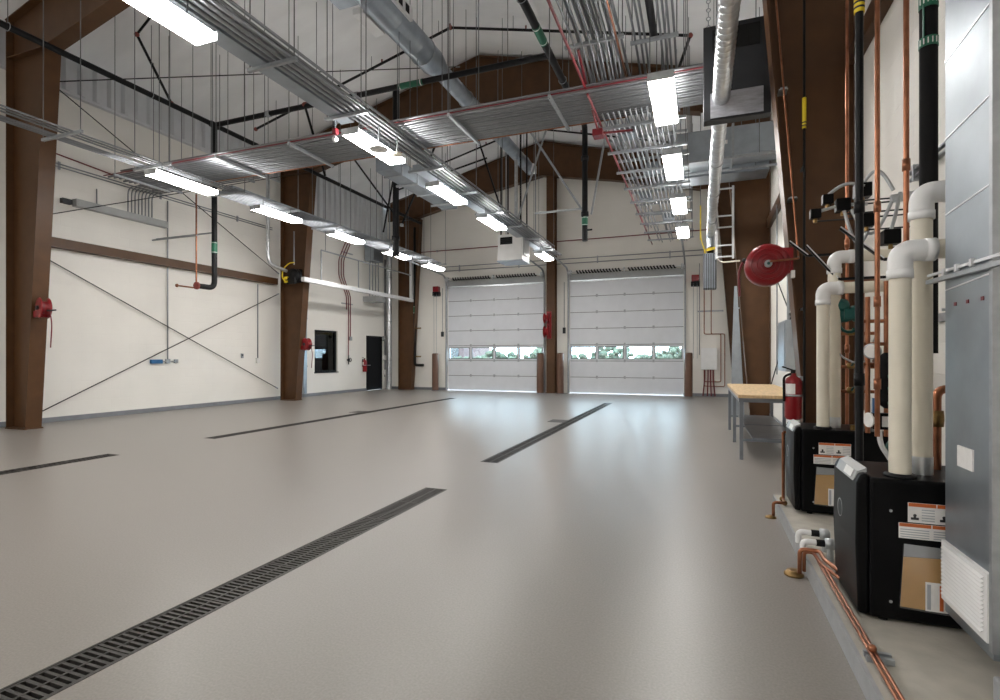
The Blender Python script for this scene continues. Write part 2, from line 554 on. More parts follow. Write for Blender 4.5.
def door_hardware(x0, x1, which):
    c = (x0 + x1) / 2
    t = thing('torsion_spring', 'black coiled torsion spring shaft above the overhead door ' + which, 'spring', (c, YF - 0.12, DT + 0.22), 'door spring shafts')
    z, y = DT + 0.28, YF - 0.12
    MB().cyl((x0 - 0.05, y, z), (x1 + 0.05, y, z), 0.022, 8).build('shaft', 'alum', t)
    for a, b in ((x0 + 0.25, c - 0.12), (c + 0.12, x1 - 0.25)):
        n = int((b - a) / 0.105) * 6
        pts = [(a + (b - a) * i / n, y + 0.045 * math.cos(i * math.pi / 3), z + 0.045 * math.sin(i * math.pi / 3)) for i in range(n + 1)]
        MB().tube(pts, 0.027, 6).build('coil', 'black', t)
    for xx in (x0 + 0.05, c, x1 - 0.05):
        B(xx - 0.02, xx + 0.02, y - 0.06, YF, z - 0.08, z + 0.08).build('bearing_bracket', 'galv', t)
    for xx in (x0 - 0.02, x1 + 0.02):
        MB().lathe([(0.02, -0.03), (0.085, -0.03), (0.07, 0), (0.085, 0.03), (0.02, 0.03)], (xx, y, z), (1, 0, 0), 16).build('cable_drum', 'galv', t)
    h = B(x0 - 0.02, x1 + 0.02, YF - 0.02, YF, DT - 0.0, DT + 0.24).build('header_plate', 'grey', t)
    for s, xx in ((-1, x0 - 0.05), (1, x1 + 0.05)):
        side = 'outer' if (s < 0) == (x0 < -8) else 'inner'
        o = thing('door_track', 'galvanised roller track on the %s edge of the door %s' % ('door post' if side == 'inner' else 'wall corner', which), 'track', (xx, YF - 0.05, 0))
        pts = bend([(xx, YF - 0.06, 0.0), (xx, YF - 0.06, DT + 0.42), (xx, YF - 4.3, DT + 0.62)], 0.42, 8)
        MB().tube(pts, 0.032, 6).build('rail', 'strut', o)
        B(xx - 0.035, xx + 0.035, YF - 0.04, YF, 0.0, DT).build('angle', 'strut', o)
        MB().bar((xx, YF - 4.2, DT + 0.64), (xx, YF - 4.2, cz(xx) + 0.02), 0.03, 0.03).build('hanger', 'strut', o)
door_hardware(D1[0], D1[1], 'by the corner hose station')
door_hardware(D2[0], D2[1], 'nearest the boilers')

# ------------------------------------------------------------------ steel frames
def column(side, yc, label, xs=None):
    s = 1 if side == 'L' else -1
    if side == 'L': xo, xi0, xi1 = -12.10, -11.55, -10.97
    else: xo, xi0, xi1 = 1.40, 1.03, 0.48
    if xs: xo, xi0, xi1 = xs
    zt = 6.92
    t = thing('steel_column', label, 'column', ((xo + xi0) / 2, yc, 0), 'tapered frame columns')
    MB().prism([(xo, yc - 0.006, 0.02), (xi0, yc - 0.006, 0.02), (xi1, yc - 0.006, zt - 0.012), (xo, yc - 0.006, zt - 0.012)], (0, 0.012, 0)).build('web', 'brown', t)
    MB().prism([(xi0, yc - 0.13, 0.02), (xi0 + s * 0.018, yc - 0.13, 0.02), (xi1 + s * 0.018, yc - 0.13, zt), (xi1, yc - 0.13, zt)], (0, 0.26, 0)).build('inner_flange', 'brown', t)
    B(min(xo, xo - s * 0.016), max(xo, xo - s * 0.016), yc - 0.13, yc + 0.13, 0.02, cz(xo) - 0.05).build('outer_flange', 'brown', t)
    a, b = sorted((xo, xi0 + s * 0.03))
    B(a, b, yc - 0.15, yc + 0.15, 0, 0.02).build('base_plate', 'brown', t)
    for yy in (yc - 0.07, yc + 0.07):
        MB().cyl((xi0 - s * 0.08, yy, 0.02), (xi0 - s * 0.08, yy, 0.06), 0.016, 6).build('anchor_bolt', 'brown', t)
    a, b = sorted((xi1 + (-s) * 0.02, xo + s * 0.0))
    B(a, b, yc - 0.12, yc + 0.12, zt - 0.012, zt + 0.004).build('stiffener', 'brown', t)
FY = (6.1, 13.0, 18.95)
column('L', FY[0], 'tapered brown steel column carrying a red hose reel on the brace rod wall')
column('L', FY[1], 'tapered brown steel column beside the office window')
column('L', FY[2], 'tapered brown steel column in the corner past the black door', (-11.58, -11.02, -10.62))
column('R', FY[0], 'tapered brown steel column behind the boiler piping')
column('R', FY[1], 'tapered brown steel column beyond the work table')
column('R', FY[2], 'tapered brown steel column in the corner by the white cabinet')
def rafter(yc, label):
    t = thing('roof_beam', label, 'beam', (XM, yc, 6.9), 'gable roof frames')
    for s in (-1, 1):
        X = lambda o: XM + s * o
        lo = [(5.48, 6.93), (2.6, 7.58), (0, 8.05)]
        up = [(0, cz(XM) - 0.03), (HW - 0.25, cz(XM + HW - 0.25) - 0.03)]
        MB().prism([(X(HW - 0.25), yc - 0.006, 6.93)] + [(X(o), yc - 0.006, z) for o, z in lo + up], (0, 0.012, 0)).build('web', 'brown', t)
        for (o1, z1), (o2, z2) in ((lo[0], lo[1]), (lo[1], lo[2])):
            MB().prism([(X(o1), yc - 0.13, z1), (X(o2), yc - 0.13, z2), (X(o2), yc - 0.13, z2 - 0.018), (X(o1), yc - 0.13, z1 - 0.018)], (0, 0.26, 0)).build('bottom_flange', 'brown', t)
        (o1, z1), (o2, z2) = up
        MB().prism([(X(o1), yc - 0.13, z1), (X(o2), yc - 0.13, z2), (X(o2), yc - 0.13, z2 - 0.018), (X(o1), yc - 0.13, z1 - 0.018)], (0, 0.26, 0)).build('top_flange', 'brown', t)
rafter(FY[0], 'deep brown gable beam over the red hose reel column')
rafter(FY[1], 'deep brown gable beam above the long conduit bank')
rafter(FY[2], 'brown gable beam against the end wall above the overhead doors')
t = thing('steel_column', 'straight brown steel column between the two overhead doors', 'column', (-5.16, 19.0, 0))
B(-5.32, -5.00, 18.85, 18.868, 0.02, 8.02).build('flange', 'brown', t)
B(-5.32, -5.00, 19.13, 19.148, 0.02, 8.02).build('flange', 'brown', t)
B(-5.167, -5.153, 18.868, 19.13, 0.02, 8.02).build('web', 'brown', t)
B(-5.35, -4.97, 18.82, 19.18, 0, 0.02).build('base_plate', 'brown', t)
def girt(x0, x1, y0, y1, z, label):
    m = MB()
    m.box(x0, x1, y0, y1, z, z + 0.015).box(x0, x1, y0, y1, z + 0.175, z + 0.19)
    a = x1 - 0.012 if x0 < -5 else x0
    m.box(a, a + 0.012, y0, y1, z + 0.015, z + 0.175)
    tag(m.build('wall_girt', 'brown'), label, 'beam')
girt(XL, XL + 0.2, 6.24, 12.86, 3.56, 'brown steel channel running along the wall above the brace rods')
girt(XR - 0.08, XR, 2.9, 5.96, 4.14, 'brown steel channel on the wall above the boilers')
girt(XR - 0.08, XR, 6.24, 12.86, 4.14, 'brown steel channel on the wall above the work table')

# brace rods
for (a, b, l) in (((XL + 0.06, 6.3, 3.53), (XL + 0.06, 13.0, 0.35), 'thin steel brace rod falling towards the office window column'),
                  ((XL + 0.09, 6.25, 0.05), (XL + 0.09, 13.0, 3.3), 'thin steel brace rod rising towards the office window column'),
                  ((XL + 0.2, 6.3, 7.05), (XL + 0.2, 12.9, 3.9), 'thin steel brace rod falling from the eave to the brown channel'),
                  ((XL + 0.23, 6.3, 4.0), (XL + 0.23, 12.9, 6.9), 'thin steel brace rod rising from the brown channel to the eave'),
                  ((XR - 0.06, 6.4, 0.4), (XR - 0.06, 12.8, 3.5), 'thin steel brace rod rising behind the work table'),
                  ((XR - 0.09, 6.4, 3.4), (XR - 0.09, 12.8, 0.4), 'thin steel brace rod falling behind the work table'),
                  ((XL + 0.3, 6.3, 6.6), (-6.0, 12.8, 9.05), 'thin steel roof brace rod under the insulation')):
    t = thing('brace_rod', l, 'rod', a)
    MB().cyl(a, b, 0.011, 6).build('rod', 'black', t)
    dv = (V(b) - V(a)).normalized()
    MB().cyl(V(a), V(a) + dv * 0.12, 0.02, 8).build('end_nut', 'strut', t)
    MB().cyl(V(b) - dv * 0.12, V(b), 0.02, 8).build('end_nut', 'strut', t)

# ------------------------------------------------------------------ drains
def drain(x, y0, y1, label, fine):
    t = thing('trench_drain', label, 'drain', (x, (y0 + y1) / 2, 0))
    tr = MB()
    tr.box(x - DW, x - DW + 0.012, y0, y1, -0.19, 0.002).box(x + DW - 0.012, x + DW, y0, y1, -0.19, 0.002)
    tr.box(x - DW, x + DW, y0, y0 + 0.012, -0.19, 0.002).box(x - DW, x + DW, y1 - 0.012, y1, -0.19, 0.002)
    tr.build('channel_frame', 'iron', t)
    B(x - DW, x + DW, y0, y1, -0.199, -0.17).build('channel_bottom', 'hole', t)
    n = max(1, round((y1 - y0) / 0.55))
    L = (y1 - y0 - 0.024) / n
    iw = DW - 0.013
    br = None
    for i in range(n):
        a, b = y0 + 0.012 + i * L + 0.003, y0 + 0.012 + (i + 1) * L - 0.003
        g = MB()
        for xx in (x - iw + 0.006, x, x + iw - 0.006):
            g.box(xx - 0.006, xx + 0.006, a, b, -0.03, 0.0)
        nb = round(L / (0.034 if fine else 0.055))
        step = (b - a - 0.016) / nb
        if not fine:
            for k in range(nb + 1):
                yy = a + 0.008 + k * step
                for q in (-1, 1):
                    xa, xb = sorted((x + q * 0.006, x + q * (iw - 0.012)))
                    g.box(xa, xb, yy - 0.008, yy + 0.008, -0.03, 0.0)
        o = g.build('grate', 'iron', t)
        if fine:
            if br is None:
                br = MB().box(-iw + 0.012, -0.006, -0.0075, 0.0075, -0.03, 0.0).box(0.006, iw - 0.012, -0.0075, 0.0075, -0.03, 0.0).mesh('bar', 'iron')
            for k in range(nb + 1):
                inst('bar', br, o, (x, a + 0.008 + k * step, -0.001))
    return t
drain(-2.5, -1.0, 4.78, 'black slotted trench drain grate in the open floor, slots clearly showing', True)
t = drain(-2.5, 6.2, 15.4, 'dark trench drain running towards the overhead door nearest the boilers', False)
B(-2.95, -2.62, 10.5, 10.95, 0.0, 0.004).build('catch_basin_lid', 'iron', t)
drain(-7.5, -1.0, 4.9, 'dark trench drain opposite the red hose reel column', False)
t = drain(-7.5, 6.4, 15.5, 'dark trench drain running towards the overhead door by the corner', False)
B(-7.9, -7.62, 10.6, 11.0, 0.0, 0.004).build('catch_basin_lid', 'iron', t)

# ------------------------------------------------------------------ strip lights
def strip_light(x, y, label, group, hang):
    t = thing('strip_light', label, 'light', (x, y, 4.4), group)
    h = MB()
    h.prism([(x - 0.135, y - 0.61, 4.415), (x + 0.135, y - 0.61, 4.415), (x + 0.10, y - 0.61, 4.485), (x - 0.10, y - 0.61, 4.485)], (0, 1.22, 0))
    h.build('housing', 'white', t)
    B(x - 0.13, x + 0.13, y - 0.6, y + 0.6, 4.4, 4.415).build('diffuser', 'lamp', t)
    for q in (-1, 1):
        MB().prism([(x + q * 0.137, y - 0.6, 4.42), (x + q * 0.139, y - 0.6, 4.42), (x + q * 0.107, y - 0.6, 4.48), (x + q * 0.105, y - 0.6, 4.48)], (0, 1.2, 0)).build('added_glow_strip', 'addedglow', t)  # glowing side strip added to throw light up at the ceiling
    for yy in (y - 0.615, y + 0.605):
        B(x - 0.14, x + 0.14, yy, yy + 0.01, 4.398, 4.488).build('end_cap', 'galv', t)
    for yy in (y - 0.4, y + 0.4):
        MB().cyl((x, yy, 4.485), (x, yy, hang), 0.008, 6).build('hanger_rod', 'rod', t)
G1, G2, G3 = 'strip lights under the office side tray', 'strip lights under the middle tray', 'strip lights under the boiler side rack'
for y in (-5.0, -2.6, -0.3, 2.1):  # out of view, added to brighten the bay
    strip_light(-8.65, y, 'unseen lit strip light added to the office side row, away from the doors beyond the conduit bank', G1, 4.66)
for y, l in ((6.85, 'lit strip light where the conduit bank meets the office side tray'),
             (9.1, 'lit strip light under the office side tray just past the conduit bank'),
             (11.5, 'lit strip light under the office side tray before the window column'),
             (13.95, 'lit strip light under the office side tray in front of the bent red conduits'),
             (16.3, 'last lit strip light of the office side tray, next to the corner overhead door')):
    strip_light(-8.65, y, l, G1, 4.66)
for y in (-6.2, -3.9, -1.5, 0.85):  # unseen middle row fixtures, added for more light
    strip_light(-4.52, y, 'unseen lit strip light added to the middle row, away from the doors beyond the conduit bank', G2, 4.67)
for y, l in ((3.22, 'lit strip light under the flat steel wireway before the conduit bank'),
             (6.7, 'lit strip light with round sensor discs under it where the bank crosses the middle tray'),
             (9.1, 'lit strip light under the middle tray just past the round sensor discs'),
             (11.4, 'lit strip light under the middle tray just before the white unit heater'),
             (15.75, 'lit strip light between the white unit heater and the overhead doors')):
    strip_light(-4.52, y, l, G2, 4.67)
for y in (-5.2, -2.8):  # unseen boiler side fixtures, added for more light
    strip_light(-0.42, y, 'unseen lit strip light added to the boiler side row, away from the doors beyond the conduit bank', G3, 4.85)
for y, l in ((6.72, 'lit strip light beside the charcoal cabinet under the end of the conduit bank'),
             (9.05, 'lit strip light under the boiler side rack between the bank and the grey rectangular duct'),
             (11.4, 'lit strip light under the boiler side rack below the grey rectangular duct'),
             (13.85, 'last lit strip light of the boiler side rack, before the overhead door')):
    strip_light(-0.42, y, l, G3, 4.85)

# ------------------------------------------------------------------ conduit racks
def rods(t, xy, z):
    for x, y in xy:
        MB().cyl((x, y, z), (x, y, cz(x) + 0.03), 0.007, 5).build('hanger_rod', 'rod', t)
def strut_x(t, x0, x1, y, z): B(x0, x1, y - 0.02, y + 0.02, z - 0.04, z).build('strut', 'strut', t)

# crossing bank
t = thing('conduit_bank', 'wide flat bank of many parallel steel conduits crossing the bay overhead', 'conduit', (-5.5, 7.4, 4.8))
ys = [6.99 + i * 0.074 for i in range(13)]
for i, y in enumerate(ys):
    r = (0.021, 0.017, 0.024, 0.019)[i % 4]
    x0 = -10.85 + 0.05 * (i % 4)
    MB().cyl((x0, y, 4.84 + r), (1.3, y, 4.84 + r), r, 8).build('conduit', 'emt', t)
    MB().cyl((x0 + 0.3, y + 0.037, 4.95), (1.3, y + 0.037, 4.95), 0.019, 8).build('upper_conduit', 'emt', t)  # second layer added to block light and darken the gaps below
MB().cyl((-10.9, 6.93, 4.87), (1.3, 6.93, 4.87), 0.010, 8).build('fire_alarm_conduit', 'redp', t)
MB().cyl((-10.0, 7.95, 4.86), (-1.0, 7.95, 4.86), 0.011, 8).build('copper_line', 'copper', t)
for x in (-10.5, -9.3, -7.9, -6.3, -4.9, -3.4, -1.9, -0.6, 0.7):
    B(x - 0.02, x + 0.02, 6.86, 8.0, 4.8, 4.84).build('strut', 'strut', t)
    rods(t, ((x, 6.88), (x, 7.98)), 4.79)
# upper layer of short conduits curving over to the wall trough
for k in range(8):
    y = 8.35 + 0.081 * k
    TB([(-8.95, y, 5.22), (-12.3, y, 5.22), (-12.3, y, 4.66)], 0.014, 0.16, 8).build('drop_conduit', 'emt', t)
for x in (-11.4, -10.2, -9.2):
    B(x - 0.02, x + 0.02, 8.28, 9.0, 5.165, 5.205).build('strut', 'strut', t)
    rods(t, ((x, 8.3), (x, 8.98)), 5.16)

# office side tray
t = thing('conduit_tray', 'long tray of steel conduits above the strip lights on the office window side', 'conduit', (-9, 7, 4.6))
for x in (-9.27, -9.19, -9.11, -8.93, -8.83, -8.73):
    MB().cyl((x, -3.5, 4.685), (x, 8.2, 4.685), 0.015, 8).build('conduit', 'emt', t)
for i in range(9):
    x = -9.36 + i * 0.085
    MB().cyl((x, 8.0, 4.685), (x, 17.2 - 0.12 * (i % 3), 4.685), 0.016, 8).build('conduit', 'emt', t)
B(-9.1, -8.85, 8.1, 16.8, 4.705, 4.80).build('wireway', 'sheet', t)
for i, y in enumerate((0.3, 2.0, 3.6, 5.1, 6.5, 8.1, 9.6, 11.1, 12.7, 14.3, 15.9, 17.0)):
    strut_x(t, -9.42, -8.5, y, 4.668)
    rods(t, ((-9.4, y), (-8.53, y)), 4.62)

# middle tray
t = thing('conduit_tray', 'narrow tray with a flat steel wireway and conduits above the middle strip lights', 'conduit', (-4.55, 7, 4.6))
MB().box(-4.82, -4.60, -3.5, 6.3, 4.66, 4.76).build('wireway', 'sheet', t)
MB().box(-4.82, -4.60, 8.3, 16.6, 4.66, 4.76).build('wireway', 'sheet', t)
for i in range(4):
    x = -4.55 + i * 0.085
    MB().cyl((x, -3.5, 4.685), (x, 17.0, 4.685), 0.022, 8).build('conduit', 'emt', t)
for i in range(4):
    x = -4.51 + i * 0.085
    MB().cyl((x, -3.5, 4.77), (x, 16.0, 4.77), 0.018, 8).build('conduit', 'emt', t)
for y in (0.5, 1.9, 3.3, 4.7, 6.05, 8.3, 9.8, 11.3, 12.7, 14.2, 15.8):
    strut_x(t, -4.9, -4.2, y, 4.66)
    rods(t, ((-4.87, y), (-4.23, y)), 4.62)

# boiler side rack
t = thing('conduit_rack', 'wide two layer rack of steel conduits along the boiler side, red line on its edge', 'conduit', (-0.9, 12, 4.7))
random.seed(3)
for i in range(13):
    x = -1.33 + i * 0.078
    y1 = random.choice((12.5, 14.8, 16.6, 16.8))
    MB().cyl((x, 7.6, 4.82), (x, y1, 4.82), 0.015, 8).build('conduit', 'emt', t)
for i in range(9):
    x = -1.28 + i * 0.11
    MB().cyl((x, 7.2, 5.05), (x, random.choice((13.2, 16.2)), 5.05), 0.016, 8).build('conduit', 'emt', t)
MB().cyl((-1.41, 7.0, 4.82), (-1.41, 17.0, 4.82), 0.018, 8).build('fire_alarm_conduit', 'redp', t)
y = 8.05
while y < 17:
    strut_x(t, -1.48, -0.2, y, 4.80)
    strut_x(t, -1.48, -0.2, y + 0.05, 5.03)
    rods(t, ((-1.45, y), (-0.23, y)), 4.76)
    y += 1.02
for k, (x, y, z) in enumerate(((-1.1, 8.6, 4.85), (-0.85, 10.4, 4.85), (-1.15, 12.2, 4.85), (-0.75, 14.1, 4.85))):
    B(x - 0.13, x + 0.13, y - 0.15, y + 0.15, z - 0.02, z + 0.12).build('pull_box', 'sheet', t)
# loops of conduit around the crossing
for k in range(4):
    x = -1.25 + 0.2 * k
    TB([(x, 7.0 + 0.1 * k, 4.93), (x, 8.3, 4.93), (x + 0.1, 8.9, 4.82)], 0.013, 0.2, 8).build('offset_conduit', 'emt', t)
TB([(-1.45, 6.6, 5.2), (-1.45, 7.5, 4.86), (-1.45, 8.05, 4.72), (-0.95, 8.1, 4.72)], 0.016, 0.12, 8).build('fire_alarm_offset', 'redp', t)
B(-1.53, -1.38, 7.95, 8.12, 4.66, 4.76).build('fire_alarm_box', 'redp', t)

t = thing('conduit_rack', 'high bundle of conduits running in above the end of the crossing bank', 'conduit', (-1.2, 3, 5.2))
for i in range(11):
    x = -1.50 + i * 0.05
    z = 5.3 + 0.06 * (i % 2)
    TB([(x, -3.0, z), (x, 6.55, z), (x + 0.02, 7.3, 4.95)], 0.015, 0.3, 8).build('conduit', 'emt', t)
for i in range(6):
    x = -1.4 + i * 0.08
    MB().cyl((x, -3.0, 5.55), (x, 6.8, 5.55), 0.016, 8).build('conduit', 'emt', t)
for i in range(7):
    x = -1.47 + i * 0.085
    TB([(x, -3.0, 5.43), (x, 7.1, 5.43), (x + 0.05, 8.3, 5.08)], 0.017, 0.3, 8).build('upper_conduit', 'emt', t)
MB().cyl((-1.56, -3, 5.3), (-1.42, 8.0, 4.85), 0.018, 8).build('fire_alarm_conduit', 'redp', t)
MB().cyl((-0.94, -3, 5.32), (-0.94, 7.4, 5.1), 0.014, 8).build('copper_line', 'copper', t)
for y in (1.5, 3.5, 5.2, 6.6):
    strut_x(t, -1.62, -0.88, y, 5.28)
    rods(t, ((-1.6, y), (-0.9, y)), 5.24)

t = thing('conduit_rack', 'black pipe and conduits bundled high beside the boiler side lights', 'conduit', (-0.5, 3, 5.3))
MB().cyl((-0.56, -3.0, 5.42), (-0.56, 7.0, 5.42), 0.045, 12).build('black_pipe', 'black', t)
for x, z in ((-0.78, 5.36), (-0.72, 5.42), (-0.66, 5.36), (-0.47, 5.36), (-0.42, 5.4), (-0.37, 5.36), (-0.31, 5.4)):
    TB([(x, -3.0, z), (x, 6.8, z), (x, 8.5, 5.07)], 0.015, 0.3, 8).build('conduit', 'emt', t)
for y in (2.0, 4.0, 5.6, 6.9):
    strut_x(t, -0.84, -0.26, y, 5.34)
    rods(t, ((-0.82, y), (-0.28, y)), 5.3)
# conduits crossing to the boiler wall
t = thing('conduit_bank', 'row of bent conduits turning from the high bundle to the boiler wall', 'conduit', (0.3, 5.9, 5.4))
for k in range(5):
    y = 5.35 + 0.09 * k
    TB([(-0.85 - 0.05 * k, 4.2, 5.62 + 0.02 * k), (-0.85 - 0.05 * k, y, 5.62), (1.3, y, 5.62)], 0.016, 0.2, 8).build('conduit', 'emt', t)
B(0.3, 0.34, 5.25, 5.85, 5.565, 5.605).build('strut', 'strut', t)
rods(t, ((0.32, 5.27), (0.32, 5.83)), 5.56)

# ------------------------------------------------------------------ black storm and sprinkler pipes
def hangers(t, pts, r):
    for x, y, z in pts:
        MB().ring((x, y, z), r + 0.012, 0.006, (0, 1, 0), 14, 5).build('clevis', 'strut', t)
        MB().cyl((x, y, z + r), (x, y, cz(x) + 0.03), 0.007, 5).build('hanger_rod', 'rod', t)
def label_band(t, a, b, r, m='green'):
    o = MB().cyl(a, b, r + 0.004, 14).build('pipe_label', m, t)
    a, b = V(a), V(b)
    d = (b - a)
    for f in (0.06, 0.9):
        MB().cyl(a + d * f, a + d * (f + 0.04), r + 0.006, 14).build('label_stripe', 'paper', o)
ZP = 6.68
t = thing('storm_pipe', 'long black drain pipe high along the office window wall with a branch across', 'pipe', (-10.5, 8, ZP))
MB().cyl((-10.5, -3, ZP), (-10.5, 18.7, ZP), 0.055).build('main_pipe', 'black', t)
MB().cyl((-10.5, 9.1, ZP), (-2.5, 9.1, ZP), 0.055).build('branch_pipe', 'black', t)
MB().lathe([(0.05, -0.1), (0.072, -0.1), (0.072, 0.1), (0.05, 0.1)], (-10.5, 9.1, ZP), (0, 1, 0), 14).build('tee', 'black', t)
for x in (-8.9, -6.6):
    MB().lathe([(0.05, -0.05), (0.07, -0.05), (0.07, 0.05), (0.05, 0.05)], (x, 9.1, ZP), (1, 0, 0), 14).build('coupling', 'strut', t)
label_band(t, (-5.6, 9.1, ZP), (-5.05, 9.1, ZP), 0.055)
hangers(t, [(-10.5, y, ZP) for y in (3, 5.2, 7.6, 11, 13.6, 16)], 0.055)
for x in (-9.6, -7.6, -4.4, -3.3):
    MB().cyl((x, 9.1, ZP), (x, 9.1, cz(x) + 0.03), 0.007, 5).build('hanger_rod', 'rod', t)
pts = bend([(-10.5, 9.1, ZP - 0.02), (-10.5, 9.1, 2.92), (-10.5, 8.65, 2.92)], 0.16, 6)
MB().tube(pts, 0.06, 14).build('drop_pipe', 'black', t)
MB().lathe([(0.05, 0), (0.085, 0), (0.085, 0.04), (0.06, 0.05)], (-10.5, 8.62, 2.92), (0, 1, 0), 16).build('end_flange', 'rederr', t)
label_band(t, (-10.5, 9.1, 3.72), (-10.5, 9.1, 3.98), 0.06)
MB().bar((-10.52, 9.1, 4.2), (XL, 9.1, 4.2), 0.03, 0.03).build('wall_bracket', 'strut', t)

t = thing('copper_riser', 'thin copper pipe beside the black drop, its outlet turned to the wall', 'pipe', (-10.95, 9.0, 2.9))
TB([(-10.95, 9.0, 5.1), (-10.95, 9.0, 2.93), (-10.95, 8.55, 2.93)], 0.018, 0.06, 8).build('pipe', 'copper', t)
MB().lathe([(0.016, 0), (0.04, 0), (0.04, 0.025), (0.02, 0.05)], (-10.95, 8.5, 2.93), (0, 1, 0), 12).build('outlet', 'copper', t)
MB().bar((-10.92, 9.0, 4.15), (XL, 9.0, 4.15), 0.03, 0.03).build('wall_bracket', 'strut', t)
MB().cyl((-10.95, 9.0, 5.05), (-10.95, 9.0, 5.16), 0.012, 6).build('top_clamp', 'strut', t)

t = thing('storm_pipe', 'thick black drain pipe with green labels running towards the doors then dropping', 'pipe', (-2.5, 8, ZP))
pts = bend([(-2.5, -3, ZP), (-2.5, 12.1, ZP), (-2.5, 12.1, 4.0)], 0.2, 6)
MB().tube(pts, 0.065, 14).build('pipe', 'black', t)
label_band(t, (-2.5, 8.2, ZP), (-2.5, 8.7, ZP), 0.065)
label_band(t, (-2.5, 10.4, ZP), (-2.5, 10.8, ZP), 0.065)
for z in (4.62, 5.9):
    MB().lathe([(0.06, -0.05), (0.085, -0.05), (0.085, 0.05), (0.06, 0.05)], (-2.5, 12.1, z), (0, 0, 1), 14).build('coupling', 'black', t)
label_band(t, (-2.5, 12.1, 4.35), (-2.5, 12.1, 4.55), 0.065)
TB([(-2.5, 12.1, 4.25), (-2.33, 12.1, 4.25)], 0.02, 0.1, 8).build('valve', 'black', t)
for (a, b) in (((-2.5, 12.1, 4.62), (-4.4, 12.9, 7.6)), ((-2.35, 12.1, 4.6), (-1.9, 12.2, 7.2)), ((-2.5, 12.1, 4.75), (-3.7, 12.1, 4.75))):
    MB().bar(a, b, 0.04, 0.04).build('sway_brace', 'strut', t)
hangers(t, [(-2.5, y, ZP) for y in (4.5, 7.5, 10.0)], 0.065)

t = thing('storm_pipe', 'short black drop pipe standing between the middle and office side trays', 'pipe', (-7.84, 12.6, 4.0))
MB().cyl((-7.84, 12.6, 4.1), (-7.84, 12.6, cz(-7.84) + 0.03), 0.085).build('pipe', 'black', t)
for z in (4.15, 4.6):
    MB().lathe([(0.08, -0.05), (0.11, -0.05), (0.11, 0.05), (0.08, 0.05)], (-7.84, 12.6, z), (0, 0, 1), 14).build('coupling', 'black', t)
for (a, b) in (((-7.84, 12.6, 5.9), (-5.3, 13.0, 6.6)), ((-7.84, 12.6, 5.2), (-9.6, 12.9, 7.3)), ((-7.84, 12.6, 6.6), (-8.5, 13.0, 4.9))):
    MB().bar(a, b, 0.035, 0.035).build('sway_brace', 'black', t)

def sprinkler(y, label, r, x0, x1):
    t = thing('sprinkler_pipe', label, 'pipe', (XM, y, cz(XM) - 0.35))
    drop = 0.28
    for a, b in ((x0, XM), (XM, x1)):
        MB().cyl((a, y, cz(a) - drop), (b, y, cz(b) - drop), r, 8).build('pipe', 'black', t)
    for x in (x0, XM, x1):
        MB().ball((x, y, cz(x) - drop), r + 0.025, 8).build('coupling', 'rederr', t)
    n = 6
    for i in range(1, n):
        x = x0 + (x1 - x0) * i / n
        MB().cyl((x, y, cz(x) - drop), (x, y, cz(x) + 0.03), 0.007, 5).build('hanger_rod', 'rod', t)
        MB().cyl((x + 0.3, y, cz(x + 0.3) - drop), (x + 0.3, y, cz(x + 0.3) - drop + 0.1), 0.02, 6).build('sprinkler_head', 'rederr', t)
    return t
t = sprinkler(11.2, 'black sprinkler pipe with red couplings following the roof above the conduit bank', 0.03, -11.4, -0.2)
MB().bar((-0.2, 11.2, cz(-0.2) - 0.28), (-0.75, 11.25, 6.2), 0.05, 0.05).build('brace', 'black', t)
t = sprinkler(17.0, 'black sprinkler pipe following the roof close to the end wall', 0.03, -10.6, -0.6)
t = thing('sway_brace', 'black pipe brace with red clamps above the storm pipe tee', 'brace', (-9.9, 8.9, 7.0))
MB().cyl((-10.58, 8.1, 6.75), (-10.5, 7.3, 7.75), 0.026, 8).build('brace_pipe', 'black', t)
MB().ball((-10.58, 8.1, 6.75), 0.05, 8).build('lower_clamp', 'rederr', t)
o = MB().ball((-10.5, 7.3, 7.75), 0.05, 8).build('upper_clamp', 'rederr', t)
MB().cyl((-10.5, 7.3, 7.75), (-10.1, 7.4, 8.2), 0.022, 8).build('stub', 'black', t)
t = thing('sway_brace', 'black pipe brace with red clamp on the branch pipe below the roof', 'brace', (-7.9, 9.1, 6.0))
MB().cyl((-7.9, 9.1, 6.68), (-7.7, 9.5, 5.3), 0.026, 8).build('brace_pipe', 'black', t)
MB().ball((-7.9, 9.1, 6.70), 0.07, 8).build('clamp', 'rederr', t)
for k, (a, b) in enumerate((((-5.9, 13.2, 8.0), (-5.0, 13.6, 5.0)), ((-3.6, 13.3, 7.7), (-4.7, 13.6, 4.9)), ((-6.6, 13.2, 7.9), (-8.2, 13.5, 5.2)))):
    lab = ('dark strut brace slanting down to the white unit heater', 'grey strut brace slanting to the far side of the unit heater', 'dark strut brace slanting from the gable beam to the office side tray')[k]
    t = thing('sway_brace', lab, 'brace', b)
    MB().bar(a, b, 0.04, 0.04).build('bar', 'black' if k != 1 else 'strut', t)
    for p in (a, b):
        B(p[0] - 0.04, p[0] + 0.04, p[1] - 0.04, p[1] + 0.04, p[2] - 0.04, p[2] + 0.04).build('fitting', 'strut', t)

